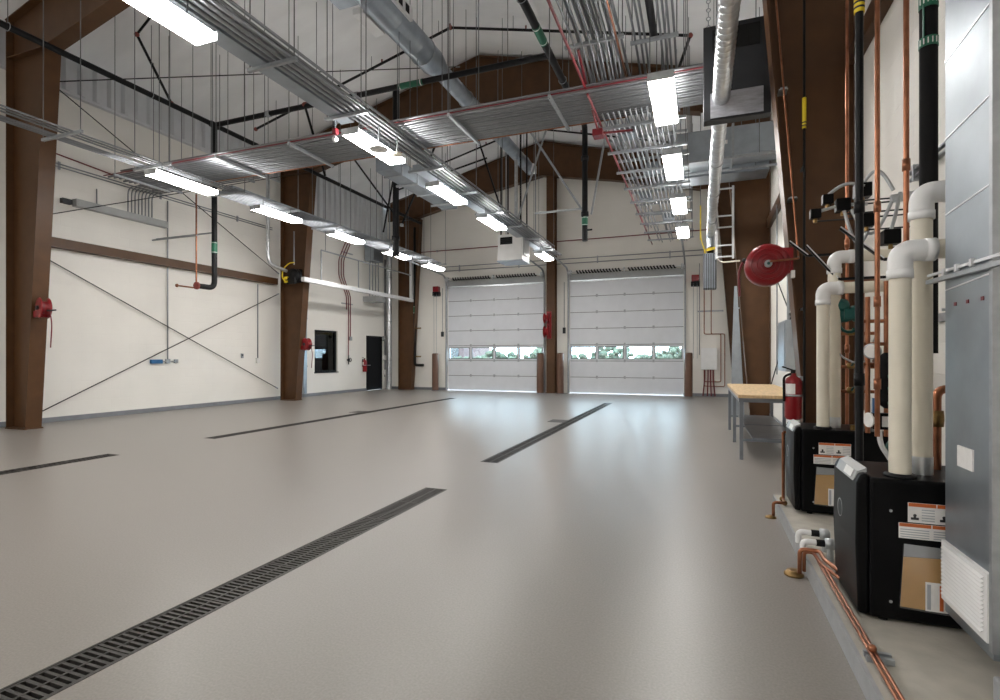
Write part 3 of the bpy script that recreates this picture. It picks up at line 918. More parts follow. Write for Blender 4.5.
# ------------------------------------------------------------------ ducts and hanging equipment
def spiral(pts, r, name, parent, n=24, step=0.13, mm='galv'):
    a, b = V(pts[0]), V(pts[1])
    L = (b - a).length
    prof = []
    k = int(L / step)
    for i in range(k):
        t0 = i * step
        prof += [(r, t0), (r, t0 + 0.012), (r, t0 + step - 0.026), (r + 0.004, t0 + step - 0.018), (r + 0.004, t0 + step - 0.008)]
    prof.append((r, L))
    return MB().lathe(prof, a, b - a, n).build(name, mm, parent)
t = thing('spiral_duct', 'big round spiral duct with a side grille hanging under the roof ridge', 'duct', (-5.0, 10, 6.9))
spiral([(-5.0, 6.4, 7.2), (-5.0, 9.35, 7.2)], 0.25, 'trunk', t, 28, 0.75, 'sheet')
MB().lathe([(0.255, 0), (0.25, 0.05), (0.175, 0.4), (0.175, 0.45)], (-5.0, 9.35, 7.2), (0, 1, 0), 24).build('reducer', 'sheet', t)
spiral([(-5.0, 9.8, 7.2), (-5.0, 15.9, 7.2)], 0.17, 'narrow_trunk', t, 24, 0.75, 'sheet')
g = B(-4.80, -4.70, 7.1, 8.1, 7.18, 7.42).build('grille_frame', 'pvcw', t)
for k in range(4):
    B(-4.70, -4.694, 7.2 + 0.22 * k, 7.32 + 0.22 * k, 7.23, 7.37).build('grille_slot', 'hole', g)
B(-5.40, -5.20, 7.35, 8.0, 7.0, 7.1).build('branch_box', 'white', t)
B(-5.62, -5.2, 7.0, 7.3, 7.1, 7.45).build('side_takeoff', 'sheet', t)
B(-4.86, -4.78, 15.5, 15.8, 7.02, 7.25).build('end_grille', 'white', t)
for y in (6.9, 9.0, 11.0, 13.0, 15.2):
    r = 0.25 if y < 9.3 else 0.17
    MB().ring((-5.0, y, 7.2), r + 0.012, 0.009, (0, 1, 0), 24, 5).build('strap', 'strut', t)
    MB().cyl((-5.0, y, 7.2 + r), (-5.0, y, cz(-5.0) + 0.03), 0.008, 5).build('hanger_rod', 'rod', t)

t = thing('exhaust_duct', 'slim round spiral duct passing through the charcoal hanging box', 'duct', (0.21, 8, 4.17))
spiral([(0.215, -2.0, 4.27), (0.215, 6.5, 4.27)], 0.09, 'near_run', t, 20, 0.10)
spiral([(0.215, 6.64, 4.27), (0.215, 13.5, 4.27)], 0.09, 'far_run', t, 20, 0.3)
TB([(0.215, 13.45, 4.27), (0.215, 13.7, 4.27), (0.215, 13.7, 3.95)], 0.088, 0.17, 16).build('end_bend', 'sheet', t)
for y in (2.0, 4.5, 8.6, 10.2, 12.2):
    MB().ring((0.215, y, 4.27), 0.098, 0.007, (0, 1, 0), 20, 5).build('strap', 'strut', t)
    MB().cyl((0.215, y, 4.36), (0.215, y, cz(0.215) + 0.03), 0.006, 5).build('hanger_rod', 'rod', t)

t = thing('fan_cabinet', 'charcoal sheet metal cabinet hung from chains with a black intake', 'cabinet', (0.37, 6.7, 4.02))
B(0.025, 0.72, 6.5, 6.64, 4.02, 5.10).build('body', 'dark', t, bevel=0.008)
o = B(0.12, 0.61, 6.488, 6.50, 4.80, 5.04).build('intake', 'hole', t)
for k in range(3):
    B(0.12 + 0.1225 * (k + 1) - 0.004, 0.12 + 0.1225 * (k + 1) + 0.004, 6.483, 6.489, 4.80, 5.04).build('intake_bar', 'hole', o)
B(0.10, 0.645, 6.49, 6.50, 4.045, 4.325).build('foil_panel', 'foil', t)
for xx, yy in ((0.08, 6.57), (0.67, 6.57)):
    z = 5.10
    ch = MB()
    k = 0
    while z < cz(xx):
        ch.ring((xx, yy, z + 0.03), 0.022, 0.005, (1, 0, 0) if k % 2 else (0, 1, 0), 8, 4)
        z += 0.05
        k += 1
    ch.build('chain', 'strut', t)

t = thing('rectangular_duct', 'wide grey rectangular duct reaching from the boiler wall to the conduit rack', 'duct', (0.3, 11.1, 5.1))
B(-0.6, 0.55, 10.8, 11.45, 5.09, 5.64).build('body', 'sheet', t)
B(0.57, 1.38, 10.85, 11.4, 5.12, 5.66).build('wall_section', 'sheet', t)
B(0.54, 0.58, 10.77, 11.48, 5.06, 5.69).build('flange_joint', 'strut', t)
B(-0.66, 1.38, 10.74, 10.78, 5.03, 5.07).build('support_strut', 'strut', t)
B(-0.66, 1.38, 11.44, 11.48, 5.03, 5.07).build('support_strut', 'strut', t)
for x in (-0.28, 0.42):
    B(x - 0.045, x + 0.045, 10.795, 10.80, 5.33, 5.40).build('duct_label', 'paper', t)
rods(t, ((-0.64, 10.76), (1.0, 10.76), (-0.64, 11.46), (1.0, 11.46)), 5.03)
t = thing('rectangular_duct', 'shallow grey duct below the rectangular duct joining the far side of the rack', 'duct', (0.0, 12.2, 4.9))
B(-0.9, 1.30, 12.0, 12.6, 5.15, 5.5).build('body', 'sheet', t)
B(-0.92, -0.88, 11.97, 12.63, 5.12, 5.53).build('flange_joint', 'strut', t)
rods(t, ((-0.5, 12.3), (0.8, 12.3)), 5.5)

t = thing('rectangular_duct', 'long low galvanised duct beside the middle tray past the conduit bank', 'duct', (-5.22, 9.3, 4.6))
B(-5.4, -5.05, 8.02, 10.6, 4.62, 4.86).build('body', 'sheet', t)
for y in (8.3, 9.5, 10.58):
    B(-5.42, -5.03, y, y + 0.03, 4.60, 4.88).build('flange_joint', 'strut', t)
rods(t, ((-5.44, 8.8), (-5.01, 8.8), (-5.44, 10.2), (-5.01, 10.2)), 4.6)
for xx in (8.8, 10.2):
    B(-5.46, -4.99, xx - 0.02, xx + 0.02, 4.58, 4.615).build('support_strut', 'strut', t)
t = thing('round_sensor', 'flat grey round sensor disc hanging by the middle strip light at the bank', 'sensor', (-4.42, 6.62, 4.3))
MB().lathe([(0.02, 0.05), (0.05, 0.04), (0.13, 0.015), (0.135, 0.0), (0.0, -0.005)], (-4.36, 6.55, 4.33), (0, 0, 1), 24).build('disc', 'paper', t)
MB().cyl((-4.36, 6.55, 4.37), (-4.36, 6.55, 4.67), 0.012, 8).build('stem', 'strut', t)
t = thing('round_sensor', 'small pinkish round sensor beside the flat grey disc', 'sensor', (-4.3, 6.95, 4.35))
MB().lathe([(0.02, 0.05), (0.06, 0.04), (0.075, 0.0), (0.0, -0.01)], (-4.3, 6.95, 4.38), (0, 0, 1), 20).build('disc', 'pvc', t)
MB().cyl((-4.3, 6.95, 4.42), (-4.3, 6.95, 4.67), 0.012, 8).build('stem', 'strut', t)
t = thing('horn_strobe', 'small red and white alarm strobe at the end of the middle strip light', 'alarm', (-4.8, 6.2, 4.4))
B(-4.84, -4.78, 6.12, 6.18, 4.46, 4.54).build('body', 'redp', t)
MB().ball((-4.93, 6.3, 4.47), 0.045, 10).build('lens', 'white', t)
MB().cyl((-4.86, 6.2, 4.48), (-4.93, 6.3, 4.48), 0.015, 6).build('arm', 'strut', t)
MB().cyl((-4.81, 6.15, 4.54), (-4.81, 6.15, 4.66), 0.012, 6).build('stem', 'strut', t)

t = thing('unit_heater', 'white boxy unit heater with a black outlet hanging from the middle tray end', 'heater', (-5.0, 14.3, 4.03))
B(-5.38, -4.66, 14.0, 14.7, 4.05, 4.78).build('casing', 'white', t, bevel=0.015)
o = B(-5.30, -4.94, 13.985, 14.0, 4.50, 4.70).build('outlet', 'hole', t)
for k in range(3):
    B(-5.30, -4.94, 13.978, 13.988, 4.54 + 0.05 * k, 4.546 + 0.05 * k).build('louver', 'dark', o)
B(-5.40, -4.64, 13.98, 14.72, 4.02, 4.05).build('base_pan', 'sheet', t)
B(-4.66, -4.64, 14.1, 14.6, 4.2, 4.7).build('side_panel', 'grey', t)
for xx, yy in ((-5.3, 14.06), (-4.72, 14.06), (-5.3, 14.64), (-4.72, 14.64)):
    MB().bar((xx, yy, 4.77), (xx, yy, cz(xx) + 0.03), 0.035, 0.035).build('hanger_strut', 'black', t)
MB().cyl((-5.0, 14.5, 4.78), (-5.0, 14.5, 7.05), 0.05, 12).build('flue', 'galv', t)

# exhaust extraction rail along the office side
t = thing('exhaust_rail', 'long bright aluminium exhaust rail from the window column to the corner', 'rail', (-10.9, 16, 3.6))
B(-10.98, -10.86, 12.48, 18.8, 3.55, 3.68).build('rail', 'alum', t)
for y in (13.3, 15.2, 17.0, 18.7):
    MB().bar((-10.93, y, 3.68), (-10.93, y, 4.62), 0.03, 0.03).build('drop_leg', 'strut', t)
B(-10.99, -10.87, 18.68, 18.8, 3.70, 5.6).build('end_post', 'alum', t)
MB().bar((-10.93, 13.3, 4.62), (-10.93, 18.7, 4.62), 0.035, 0.035).build('top_bar', 'strut', t)
for y in (13.5, 15.9, 18.3):
    MB().cyl((-10.93, y, 4.62), (-10.93, y, cz(-10.93) + 0.03), 0.008, 5).build('hanger_rod', 'rod', t)
t = thing('cord_reel', 'black cord reel with a looped yellow cord on the window column', 'reel', (-11.5, 12.8, 3.5))
MB().lathe([(0.05, 0), (0.21, 0), (0.21, 0.03), (0.13, 0.04), (0.13, 0.12), (0.21, 0.13), (0.21, 0.16), (0.05, 0.16)], (-11.48, 12.68, 3.78), (0, 1, 0), 20).build('spool', 'black', t)
B(-11.58, -11.38, 12.84, 12.99, 3.6, 4.0).build('bracket', 'black', t)
B(-11.62, -11.33, 12.60, 12.68, 3.52, 3.72).build('guide_box', 'black', t)
TB([(-11.6, 12.66, 3.55), (-11.85, 12.64, 3.7), (-11.8, 12.64, 4.0), (-11.55, 12.64, 4.16), (-11.4, 12.66, 4.16)], 0.018, 0.15, 8).build('yellow_cord', 'yellow', t)
B(-11.72, -11.60, 12.58, 12.66, 3.66, 3.74).build('yellow_plug', 'yellow', t)
B(-11.70, -11.58, 12.57, 12.66, 3.56, 3.62).build('yellow_plug', 'yellow', t)
MB().cyl((-11.42, 12.68, 4.1), (-11.42, 12.68, 5.1), 0.02, 8).build('feed_conduit', 'emt', t)

# ------------------------------------------------------------------ office side wall items
x = XL
t = thing('wire_trough', 'long grey electrical trough on the wall with conduits dropping into it', 'trough', (x, 8.3, 4.5))
B(x, x + 0.14, 7.25, 9.3, 4.5, 4.66).build('trough', 'grey', t, bevel=0.006)
B(x + 0.14, x + 0.146, 7.28, 9.27, 4.52, 4.64).build('cover', 'grey', t)
B(x, x + 0.1, 7.02, 7.2, 4.52, 4.62).build('end_box', 'dark', t)
MB().cyl((x + 0.06, 7.7, 4.66), (x + 0.06, 7.7, 5.0), 0.014, 8).build('riser', 'emt', t)
t = thing('wall_conduit', 'thin conduit down the wall to the blue outlet box', 'conduit', (x + 0.02, 9.37, 1.2))
MB().cyl((x + 0.03, 9.37, 1.27), (x + 0.03, 9.37, 5.2), 0.016, 8).build('conduit', 'emt', t)
B(x, x + 0.06, 9.32, 9.42, 1.17, 1.28).build('outlet_box', 'strut', t)
B(x, x + 0.05, 9.55, 9.64, 1.18, 1.27).build('outlet_box', 'strut', t)
MB().cyl((x + 0.03, 9.42, 1.22), (x + 0.03, 9.55, 1.22), 0.012, 6).build('nipple', 'strut', t)
t = thing('outlet_box', 'blue outlet box on the wall between the brace rods', 'outlet', (x, 9.07, 1.16))
B(x, x + 0.07, 8.93, 9.22, 1.17, 1.27).build('box', 'blue', t, bevel=0.01)
MB().cyl((x + 0.03, 9.22, 1.22), (x + 0.03, 9.32, 1.22), 0.012, 6).build('nipple', 'strut', t)
t = thing('thermostat', 'small grey thermostat on the wall near the window column', 'thermostat', (x, 11.67, 1.3))
B(x, x + 0.03, 11.63, 11.71, 1.3, 1.43).build('body', 'strut', t, bevel=0.005)
B(x + 0.03, x + 0.033, 11.65, 11.69, 1.36, 1.41).build('dial', 'dark', t)
t = thing('wall_conduit', 'thin conduit ending in a small box left bare beside the window column', 'conduit', (x + 0.02, 12.23, 1.1))
MB().cyl((x + 0.03, 12.23, 1.3), (x + 0.03, 12.23, 3.5), 0.016, 8).build('conduit', 'emt', t)
B(x, x + 0.06, 12.17, 12.29, 1.15, 1.3).build('outlet_box', 'paper', t)
t = thing('wall_conduit', 'horizontal conduits high on the wall beside the grey trough', 'conduit', (x + 0.02, 7.5, 5.2))
for k in range(2):
    MB().cyl((x + 0.03, 6.3, 5.25 + 0.06 * k), (x + 0.03, 12.8, 5.25 + 0.06 * k), 0.014, 8).build('conduit', 'emt', t)
TB([(x + 0.04, 6.2, 5.55), (x + 0.04, 8.1, 5.42), (-10.8, 8.1, 5.05), (-10.8, 7.0, 4.9)], 0.014, 0.1, 8).build('fire_alarm_conduit', 'redp', t)
for y in (7.0, 9.2, 11.5):
    B(x, x + 0.03, y - 0.02, y + 0.02, 5.2, 5.36).build('strap', 'strut', t)

def small_reel(cx, cy, z, col_x, label):
    t = thing('hose_reel', label, 'reel', (cx, cy, z - 0.22))
    MB().lathe([(0.03, -0.07), (0.17, -0.07), (0.19, -0.05), (0.12, -0.03), (0.12, 0.05), (0.19, 0.07), (0.17, 0.09), (0.03, 0.09)], (cx, cy, z), (0.25, 1, 0), 22).build('spool', 'red', t)
    MB().lathe([(0.10, 0.01), (0.125, 0.0), (0.115, -0.05), (0.04, -0.06)], (cx, cy, z), (0.25, 1, 0), 20).build('hose_coil', 'redp', t)
    MB().cyl((cx - 0.02, cy - 0.1, z), (cx, cy, z), 0.04, 14).build('hub', 'dark', t)
    B(col_x, cx + 0.04, cy - 0.05, cy + 0.09, z - 0.17, z - 0.05).build('bracket', 'red', t)
    TB([(cx + 0.12, cy, z - 0.05), (cx + 0.36, cy, z - 0.05)], 0.014, 0.05, 8).build('hose_nozzle', 'dark', t)
    TB([(cx + 0.16, cy + 0.02, z - 0.04), (cx + 0.22, cy + 0.02, z - 0.3), (cx + 0.18, cy + 0.02, z - 0.72)], 0.010, 0.15, 8).build('hose_tail', 'redp', t)
small_reel(-11.16, 6.05, 2.22, -11.35, 'small red hose reel on the tapered column by the brace rods')
small_reel(-11.24, 13.0, 1.72, -11.40, 'small red hose reel on the column beside the office window')

t = thing('conduit_drop', 'pair of bent red fire conduits running down the wall past the window', 'conduit', (x + 0.03, 16.6, 1.1))
for k in range(3):
    TB([(x + 0.04, 16.4 + 0.14 * k, 5.6), (x + 0.04, 16.0 + 0.14 * k, 4.9), (x + 0.04, 16.0 + 0.14 * k, 4.3), (x + 0.04, 16.45 + 0.12 * k, 3.6), (x + 0.04, 16.45 + 0.12 * k, (3.1, 1.3, 2.1)[k])], 0.016, 0.12, 8).build('conduit', 'redp', t)
for z in (3.3, 5.2):
    B(x, x + 0.03, 16.2, 16.85, z, z + 0.04).build('strut', 'strut', t)
B(x, x + 0.07, 16.62, 16.76, 1.95, 2.1).build('box', 'strut', t)
t = thing('wall_valve', 'dark valve fitting with a round hand wheel between window and red extinguisher', 'valve', (x, 16.6, 1.1))
MB().cyl((x, 16.55, 1.22), (x + 0.12, 16.55, 1.22), 0.03, 10).build('body', 'black', t)
MB().ring((x + 0.13, 16.55, 1.22), 0.07, 0.015, (1, 0, 0), 16, 6).build('hand_wheel', 'black', t)
MB().cyl((x + 0.06, 16.55, 1.05), (x + 0.06, 16.55, 1.4), 0.02, 8).build('pipe', 'black', t)

def extinguisher(cx, cy, z0, h, r, label, wall):
    t = thing('fire_extinguisher', label, 'extinguisher', (cx, cy, z0))
    b = MB().lathe([(r * 0.8, 0), (r, 0.02), (r, h * 0.74), (r * 0.85, h * 0.8), (r * 0.35, h * 0.85), (r * 0.35, h * 0.9)], (cx, cy, z0), (0, 0, 1), 18).build('cylinder', 'red', t)
    MB().lathe([(r + 0.002, 0), (r + 0.004, 0), (r + 0.004, 0.02), (r + 0.002, 0.02)], (cx, cy, z0 + h * 0.45), (0, 0, 1), 18).build('strap', 'strut', t)
    MB().cyl((cx, cy, z0 + h * 0.88), (cx, cy, z0 + h * 0.97), r * 0.3, 10).build('valve', 'black', t)
    MB().bar((cx, cy, z0 + h * 0.96), (cx - r * 1.3, cy - 0.02, z0 + h * 1.03), 0.02, 0.012).build('lever', 'black', t)
    TB([(cx, cy, z0 + h * 0.9), (cx - r * 1.15, cy - r * 0.4, z0 + h * 0.85), (cx - r * 1.1, cy - r * 0.3, z0 + h * 0.35)], 0.012, 0.05, 8).build('hose', 'black', t)
    pts, w = [], []
    lab = MB()
    n = 6
    for zz in (z0 + h * 0.5, z0 + h * 0.7):
        for i in range(n + 1):
            a = math.radians(205 + 70 * i / n)
            lab.v.append(V((cx + (r + 0.003) * math.cos(a), cy + (r + 0.003) * math.sin(a), zz)))
    for i in range(n):
        lab.f.append([i, i + 1, n + 2 + i, n + 1 + i])
        lab.s.append(True)
    lab.build('instruction_label', 'paper', b)
    B(*wall).build('wall_hook', 'strut', t)
extinguisher(XL + 0.11, 17.5, 0.75, 0.55, 0.085, 'red fire extinguisher on the wall beside the black door', (XL, XL + 0.05, 17.47, 17.53, 1.1, 1.25))

t = thing('wall_conduit', 'galvanised vertical duct with conduits and boxes in the corner past the black door', 'conduit', (XL + 0.05, 19.0, 0.5))
MB().cyl((XL + 0.32, 18.9, 0.0), (XL + 0.32, 18.9, 6.2), 0.11, 16).build('vertical_duct', 'galv', t)
for z in (1.2, 2.8, 4.6):
    MB().ring((XL + 0.32, 18.9, z), 0.115, 0.012, (0, 0, 1), 16, 5).build('duct_band', 'strut', t)
for k, y in enumerate((18.98, 19.06, 19.14)):
    MB().cyl((XL + 0.05, y, 0.5 + 0.3 * k), (XL + 0.05, y, 5.4), 0.02, 8).build('conduit', 'emt', t)
for (y, z) in ((18.95, 2.0), (19.0, 1.2), (19.0, 0.6)):
    B(XL, XL + 0.1, y - 0.07, y + 0.1, z, z + 0.2).build('box', 'grey' if z > 1.5 else 'paper', t)
t = thing('louver_box', 'hanging grey sheet metal heater box on the wall before the corner column', 'heater', (XL + 0.3, 17.9, 3.6))
B(XL + 0.02, XL + 0.6, 17.5, 18.2, 3.5, 3.7).build('pan', 'grey', t)
for yy in (17.55, 17.75, 17.95, 18.15):
    MB().bar((XL + 0.3, yy, 3.7), (XL + 0.3, yy, 5.7), 0.03, 0.03).build('hanger', 'strut', t)
B(XL + 0.1, XL + 0.5, 17.52, 18.18, 5.1, 5.7).build('casing', 'sheet', t)
t = thing('wall_conduit', 'pale downspout strip on the wall behind the window column', 'conduit', (XL + 0.06, 14.2, 0))
B(XL, XL + 0.1, 14.12, 14.26, 0.1, 6.7).build('spout', 'sheet', t)
for z in (1.0, 2.6, 4.4):
    B(XL, XL + 0.11, 14.1, 14.28, z, z + 0.04).build('strap', 'strut', t)
t = thing('conduit_drop', 'thick grey pipe bending towards the window column', 'pipe', (-11.7, 12.3, 3.6))
TB([(-11.76, 12.0, 6.6), (-11.76, 12.0, 4.05), (-11.72, 12.7, 3.93)], 0.05, 0.25, 14).build('pipe', 'galv', t)
MB().lathe([(0.05, 0), (0.062, 0), (0.062, 0.1), (0.05, 0.1)], (-11.76, 12.0, 4.7), (0, 0, 1), 14).build('coupling', 'galv', t)
MB().bar((-11.76, 12.0, 5.6), (XL, 12.0, 5.6), 0.03, 0.03).build('wall_bracket', 'strut', t)

# fluorescent of the neighbouring bay and switch box at the frame edge
t = thing('switch_box', 'small grey switch box on the wall behind the hose reel column', 'switch', (XL, 5.9, 1.8))
B(XL, XL + 0.06, 5.78, 5.96, 1.85, 2.05).build('box', 'grey', t, bevel=0.005)
B(XL + 0.06, XL + 0.065, 5.81, 5.93, 1.88, 2.02).build('cover', 'paper', t)

# ------------------------------------------------------------------ door wall items
def bollard(x, label):
    t = thing('bollard', label, 'bollard', (x, 18.72, 0))
    MB().lathe([(0.13, 0), (0.13, 1.42), (0.125, 1.46), (0.10, 1.475), (0.0, 1.48)], (x, 18.72, 0), (0, 0, 1), 20).build('sleeve', 'bollard', t)
    MB().lathe([(0.13, 0), (0.15, 0), (0.15, 0.015), (0.13, 0.02)], (x, 18.72, 0), (0, 0, 1), 20).build('base_collar', 'base', t)
bollard(-9.84, 'brown bollard at the corner side of the door by the hose station')
bollard(-5.52, 'brown bollard between the doors on the hose station door side')
bollard(-4.77, 'brown bollard between the doors on the boiler door side')
bollard(-0.39, 'brown bollard beside the white wall cabinet')

def operator(x, y, z, label):
    t = thing('door_operator', label, 'operator', (x, y, z))
    B(x - 0.12, x + 0.12, y - 0.22, y, z, z + 0.22).build('motor_housing', 'red', t, bevel=0.02)
    B(x - 0.14, x + 0.14, y - 0.2, y, z - 0.16, z).build('gear_box', 'black', t, bevel=0.01)
    MB().ring((x + 0.0, y - 0.22, z - 0.08), 0.07, 0.012, (0, 1, 0), 14, 5).build('chain_wheel', 'black', t)
    for k in (-0.06, 0.06):
        MB().cyl((x + k, y - 0.22, z - 0.08), (x + k, y - 0.2, z - 2.6), 0.008, 5).build('hand_chain', 'strut', t)
    return t
operator(-9.98, YF - 0.01, 3.95, 'red and black door operator with hand chain by the corner')
operator(-0.18, YF - 0.01, 3.88, 'red and black door operator with hand chain above the white cabinet')

t = thing('hose_rack', 'red double hose reel on the column between the overhead doors', 'reel', (-5.0, 18.7, 2.0))
for z, rr in ((2.75, 0.19), (2.25, 0.22)):
    MB().lathe([(0.03, -0.09), (rr, -0.09), (rr, -0.07), (rr * 0.65, -0.05), (rr * 0.65, 0.05), (rr, 0.07), (rr, 0.09), (0.03, 0.09)], (-5.28, 18.74, z), (1, 0, 0), 18).build('spool', 'red', t)
B(-5.30, -5.12, 18.8, 18.85, 2.0, 3.0).build('back_plate', 'red', t)
t = thing('push_station', 'small push button station on the wall between the two doors', 'switch', (-4.62, YF, 2.2))
B(-4.78, -4.68, YF - 0.07, YF, 2.2, 2.42).build('box', 'dark', t)
MB().cyl((-4.73, YF - 0.03, 2.42), (-4.73, YF - 0.03, 4.1), 0.012, 6).build('conduit', 'emt', t)
t = thing('push_station', 'small push button station beside the door in the corner', 'switch', (-9.75, YF, 2.2))
B(-9.8, -9.7, YF - 0.07, YF, 2.15, 2.35).build('box', 'dark', t)
MB().cyl((-9.75, YF - 0.03, 2.35), (-9.75, YF - 0.03, 4.1), 0.012, 6).build('conduit', 'emt', t)

t = thing('standpipe', 'black standpipe with hose outlets on the wall near the corner column', 'pipe', (-10.9, 19.0, 0.9))
TB([(-10.9, 18.95, 6.6), (-10.9, 18.95, 1.0), (-10.5, 18.95, 1.0)], 0.055, 0.12, 12).build('pipe', 'black', t)
for z in (2.5, 1.35):
    MB().cyl((-10.9, 18.95, z), (-10.62, 18.95, z), 0.028, 8).build('hose_outlet', 'brass', t)
label_band(t, (-10.9, 18.95, 3.1), (-10.9, 18.95, 3.4), 0.055)
MB().bar((-10.9, 18.95, 4.6), (-10.9, YF, 4.6), 0.03, 0.03).build('wall_bracket', 'strut', t)

t = thing('wall_cabinet', 'white wall cabinet with red conduits below it beside the overhead door', 'cabinet', (0.25, YF, 0.9))
B(0.0, 0.5, YF - 0.2, YF, 0.9, 1.63).build('body', 'white', t, bevel=0.008)
B(0.02, 0.48, YF - 0.212, YF - 0.2, 0.92, 1.61).build('door', 'white', t)
for k, xx in enumerate((0.12, 0.22, 0.3, 0.38)):
    TB([(xx, YF - 0.1, 0.9), (xx, YF - 0.1, 0.6), (xx + (k - 1.5) * 0.04, YF - 0.1, 0.02)], 0.02, 0.08, 8).build('red_conduit', 'redp', t)
for k, (a, b) in enumerate(((0.08, 0.6), (0.22, 0.75))):
    TB([(0.1 + 0.22 * k, YF - 0.06, 5.0), (0.1 + 0.22 * k, YF - 0.06, 2.1 - 0.0 * k), (0.62 + 0.12 * k, YF - 0.06, 2.1 - 0.0 * k), (0.62 + 0.12 * k, YF - 0.06, 0.5 - 0.15 * k), (0.1, YF - 0.06, 0.5 - 0.15 * k), (0.1, YF - 0.06, 0.9)], 0.014, 0.06, 8).build('copper_line', 'copper', t)
B(-0.1, 0.7, YF - 0.05, YF, 2.85, 2.9).build('strut', 'strut', t)
MB().cyl((-0.05, YF - 0.03, 1.4), (-0.05, YF - 0.03, 4.5), 0.014, 6).build('conduit', 'emt', t)
t = thing('wall_conduit', 'dark red fire line running across the gable wall above both doors', 'conduit', (-4, YF - 0.04, 5.3))
MB().cyl((-11.8, YF - 0.03, 5.62), (0.9, YF - 0.03, 5.62), 0.018, 8).build('pipe', 'redp', t)
for xx in (-10, -7, -4, -1):
    B(xx - 0.02, xx + 0.02, YF - 0.05, YF, 5.58, 5.66).build('strap', 'strut', t)
t = thing('wall_conduit', 'two grey conduits running across the wall above the overhead doors', 'conduit', (-4, YF - 0.04, 4.85))
for z in (4.78, 4.95):
    MB().cyl((-9.9, YF - 0.03, z), (0.9, YF - 0.03, z), 0.016, 8).build('conduit', 'emt', t)
for xx in (-9, -6.5, -3.5, -1):
    B(xx - 0.02, xx + 0.02, YF - 0.05, YF, 4.74, 4.99).build('strap', 'strut', t)

# exhaust hose drop
t = thing('exhaust_drop', 'dark ribbed exhaust drop unit with yellow straps hanging from the slim duct', 'hose', (0.2, 13.4, 2.9))
B(0.05, 0.34, 13.3, 13.55, 2.92, 3.76).build('housing', 'tsteel', t, bevel=0.02)
for k in range(6):
    B(0.06 + 0.05 * k, 0.075 + 0.05 * k, 13.28, 13.3, 2.9, 3.74).build('fin', 'black', t)
MB().bar((0.10, 13.38, 3.76), (0.0, 13.38, 4.12), 0.05, 0.02).build('strap', 'yellow', t)
MB().bar((0.1, 13.36, 3.84), (0.32, 13.36, 3.88), 0.05, 0.06).build('strap', 'yellow', t)
MB().bar((-0.01, 13.38, 4.1), (-0.01, 13.38, 4.9), 0.05, 0.03).build('balancer_strap', 'yellow', t)
TB([(0.215, 13.7, 4.0), (0.215, 13.65, 3.85), (0.2, 13.45, 3.76)], 0.075, 0.08, 14).build('flex_hose', 'rubber', t)
MB().cyl((-0.01, 13.38, 4.9), (-0.01, 13.38, cz(0) + 0.03), 0.008, 5).build('hanger_rod', 'rod', t)
TB([(0.3, 13.4, 3.74), (0.42, 13.2, 3.5), (0.78, 12.6, 3.42)], 0.018, 0.3, 8).build('air_hose', 'pvc', t)

t = thing('ladder_bracket', 'tall silver ladder-like bracket in front of the column past the work table', 'bracket', (0.5, 12.7, 3.5))
for xx in (0.32, 0.66):
    MB().bar((xx, 12.72, 3.5), (xx, 12.72, 5.1), 0.045, 0.045).build('upright', 'alum', t)
for z in (3.55, 3.8, 4.2, 4.45, 5.05):
    MB().bar((0.32, 12.72, z), (0.66, 12.72, z), 0.03, 0.03).build('rung', 'alum', t)
MB().bar((0.66, 12.72, 5.0), (0.66, 12.87, 5.0), 0.04, 0.04).build('mount', 'alum', t)

# ------------------------------------------------------------------ boiler side: pad, table, reel
PZ = 0.1
pad = struct(B(0.615, XR, YB, 5.3, 0, PZ).build('trim_1', 'pad'), 'raised concrete equipment pad')
B(0.60, 0.615, YB, 5.3, 0, PZ + 0.002).build('curb_face', 'curb', pad)

t = thing('work_table', 'long work table with a plywood top, steel legs and a lower steel shelf', 'table', (0.83, 9.05, 0))
for k in range(3):
    B(0.45, 1.22, 7.5 + 1.035 * k, 8.53 + 1.035 * k, 0.80, 0.84).build('top_board', 'wood', t)
for xx in (0.48, 1.19):
    B(xx - 0.02, xx + 0.02, 7.52, 10.58, 0.745, 0.80).build('apron', 'tsteel', t)
for y in (7.55, 9.05, 10.55):
    B(0.48, 1.19, y - 0.02, y + 0.02, 0.745, 0.80).build('cross_rail', 'tsteel', t)
    for xx in (0.49, 1.18):
        B(xx - 0.022, xx + 0.022, y - 0.022, y + 0.022, 0.0, 0.745).build('leg', 'tsteel', t)
    B(0.51, 1.16, y - 0.015, y + 0.015, 0.24, 0.27).build('shelf_rail', 'tsteel', t)
for k in range(2):
    B(0.62, 1.16, 7.56 + 1.5 * k, 9.0 + 1.5 * k, 0.27, 0.285).build('shelf_panel', 'tsteel', t)

t = thing('hose_reel', 'large red hose reel with rounded housing on the column behind the boilers', 'reel', (0.62, 5.95, 2.0))
MB().lathe([(0.03, 0), (0.17, 0), (0.205, 0.03), (0.205, 0.18), (0.17, 0.21), (0.03, 0.21)], (0.62, 5.84, 2.25), (0, 1, 0), 36).build('housing', 'red', t)
MB().prism([(0.62, 5.87, 2.445), (0.62, 5.87, 2.06), (0.70, 5.87, 2.08), (0.80, 5.87, 2.15), (0.845, 5.87, 2.17), (0.845, 5.87, 2.40), (0.75, 5.87, 2.41)], (0, 0.16, 0)).build('mount_arm', 'red', t)
for R_ in (0.06, 0.10, 0.15):
    MB().ring((0.62, 5.838, 2.25), R_, 0.007, (0, 1, 0), 32, 6).build('pressed_ring', 'red', t)
MB().cyl((0.62, 5.80, 2.25), (0.62, 5.84, 2.25), 0.035, 18).build('hub', 'strut', t)
MB().cyl((0.62, 5.79, 2.25), (0.62, 5.80, 2.25), 0.014, 12).build('hub_bolt', 'teal', t)
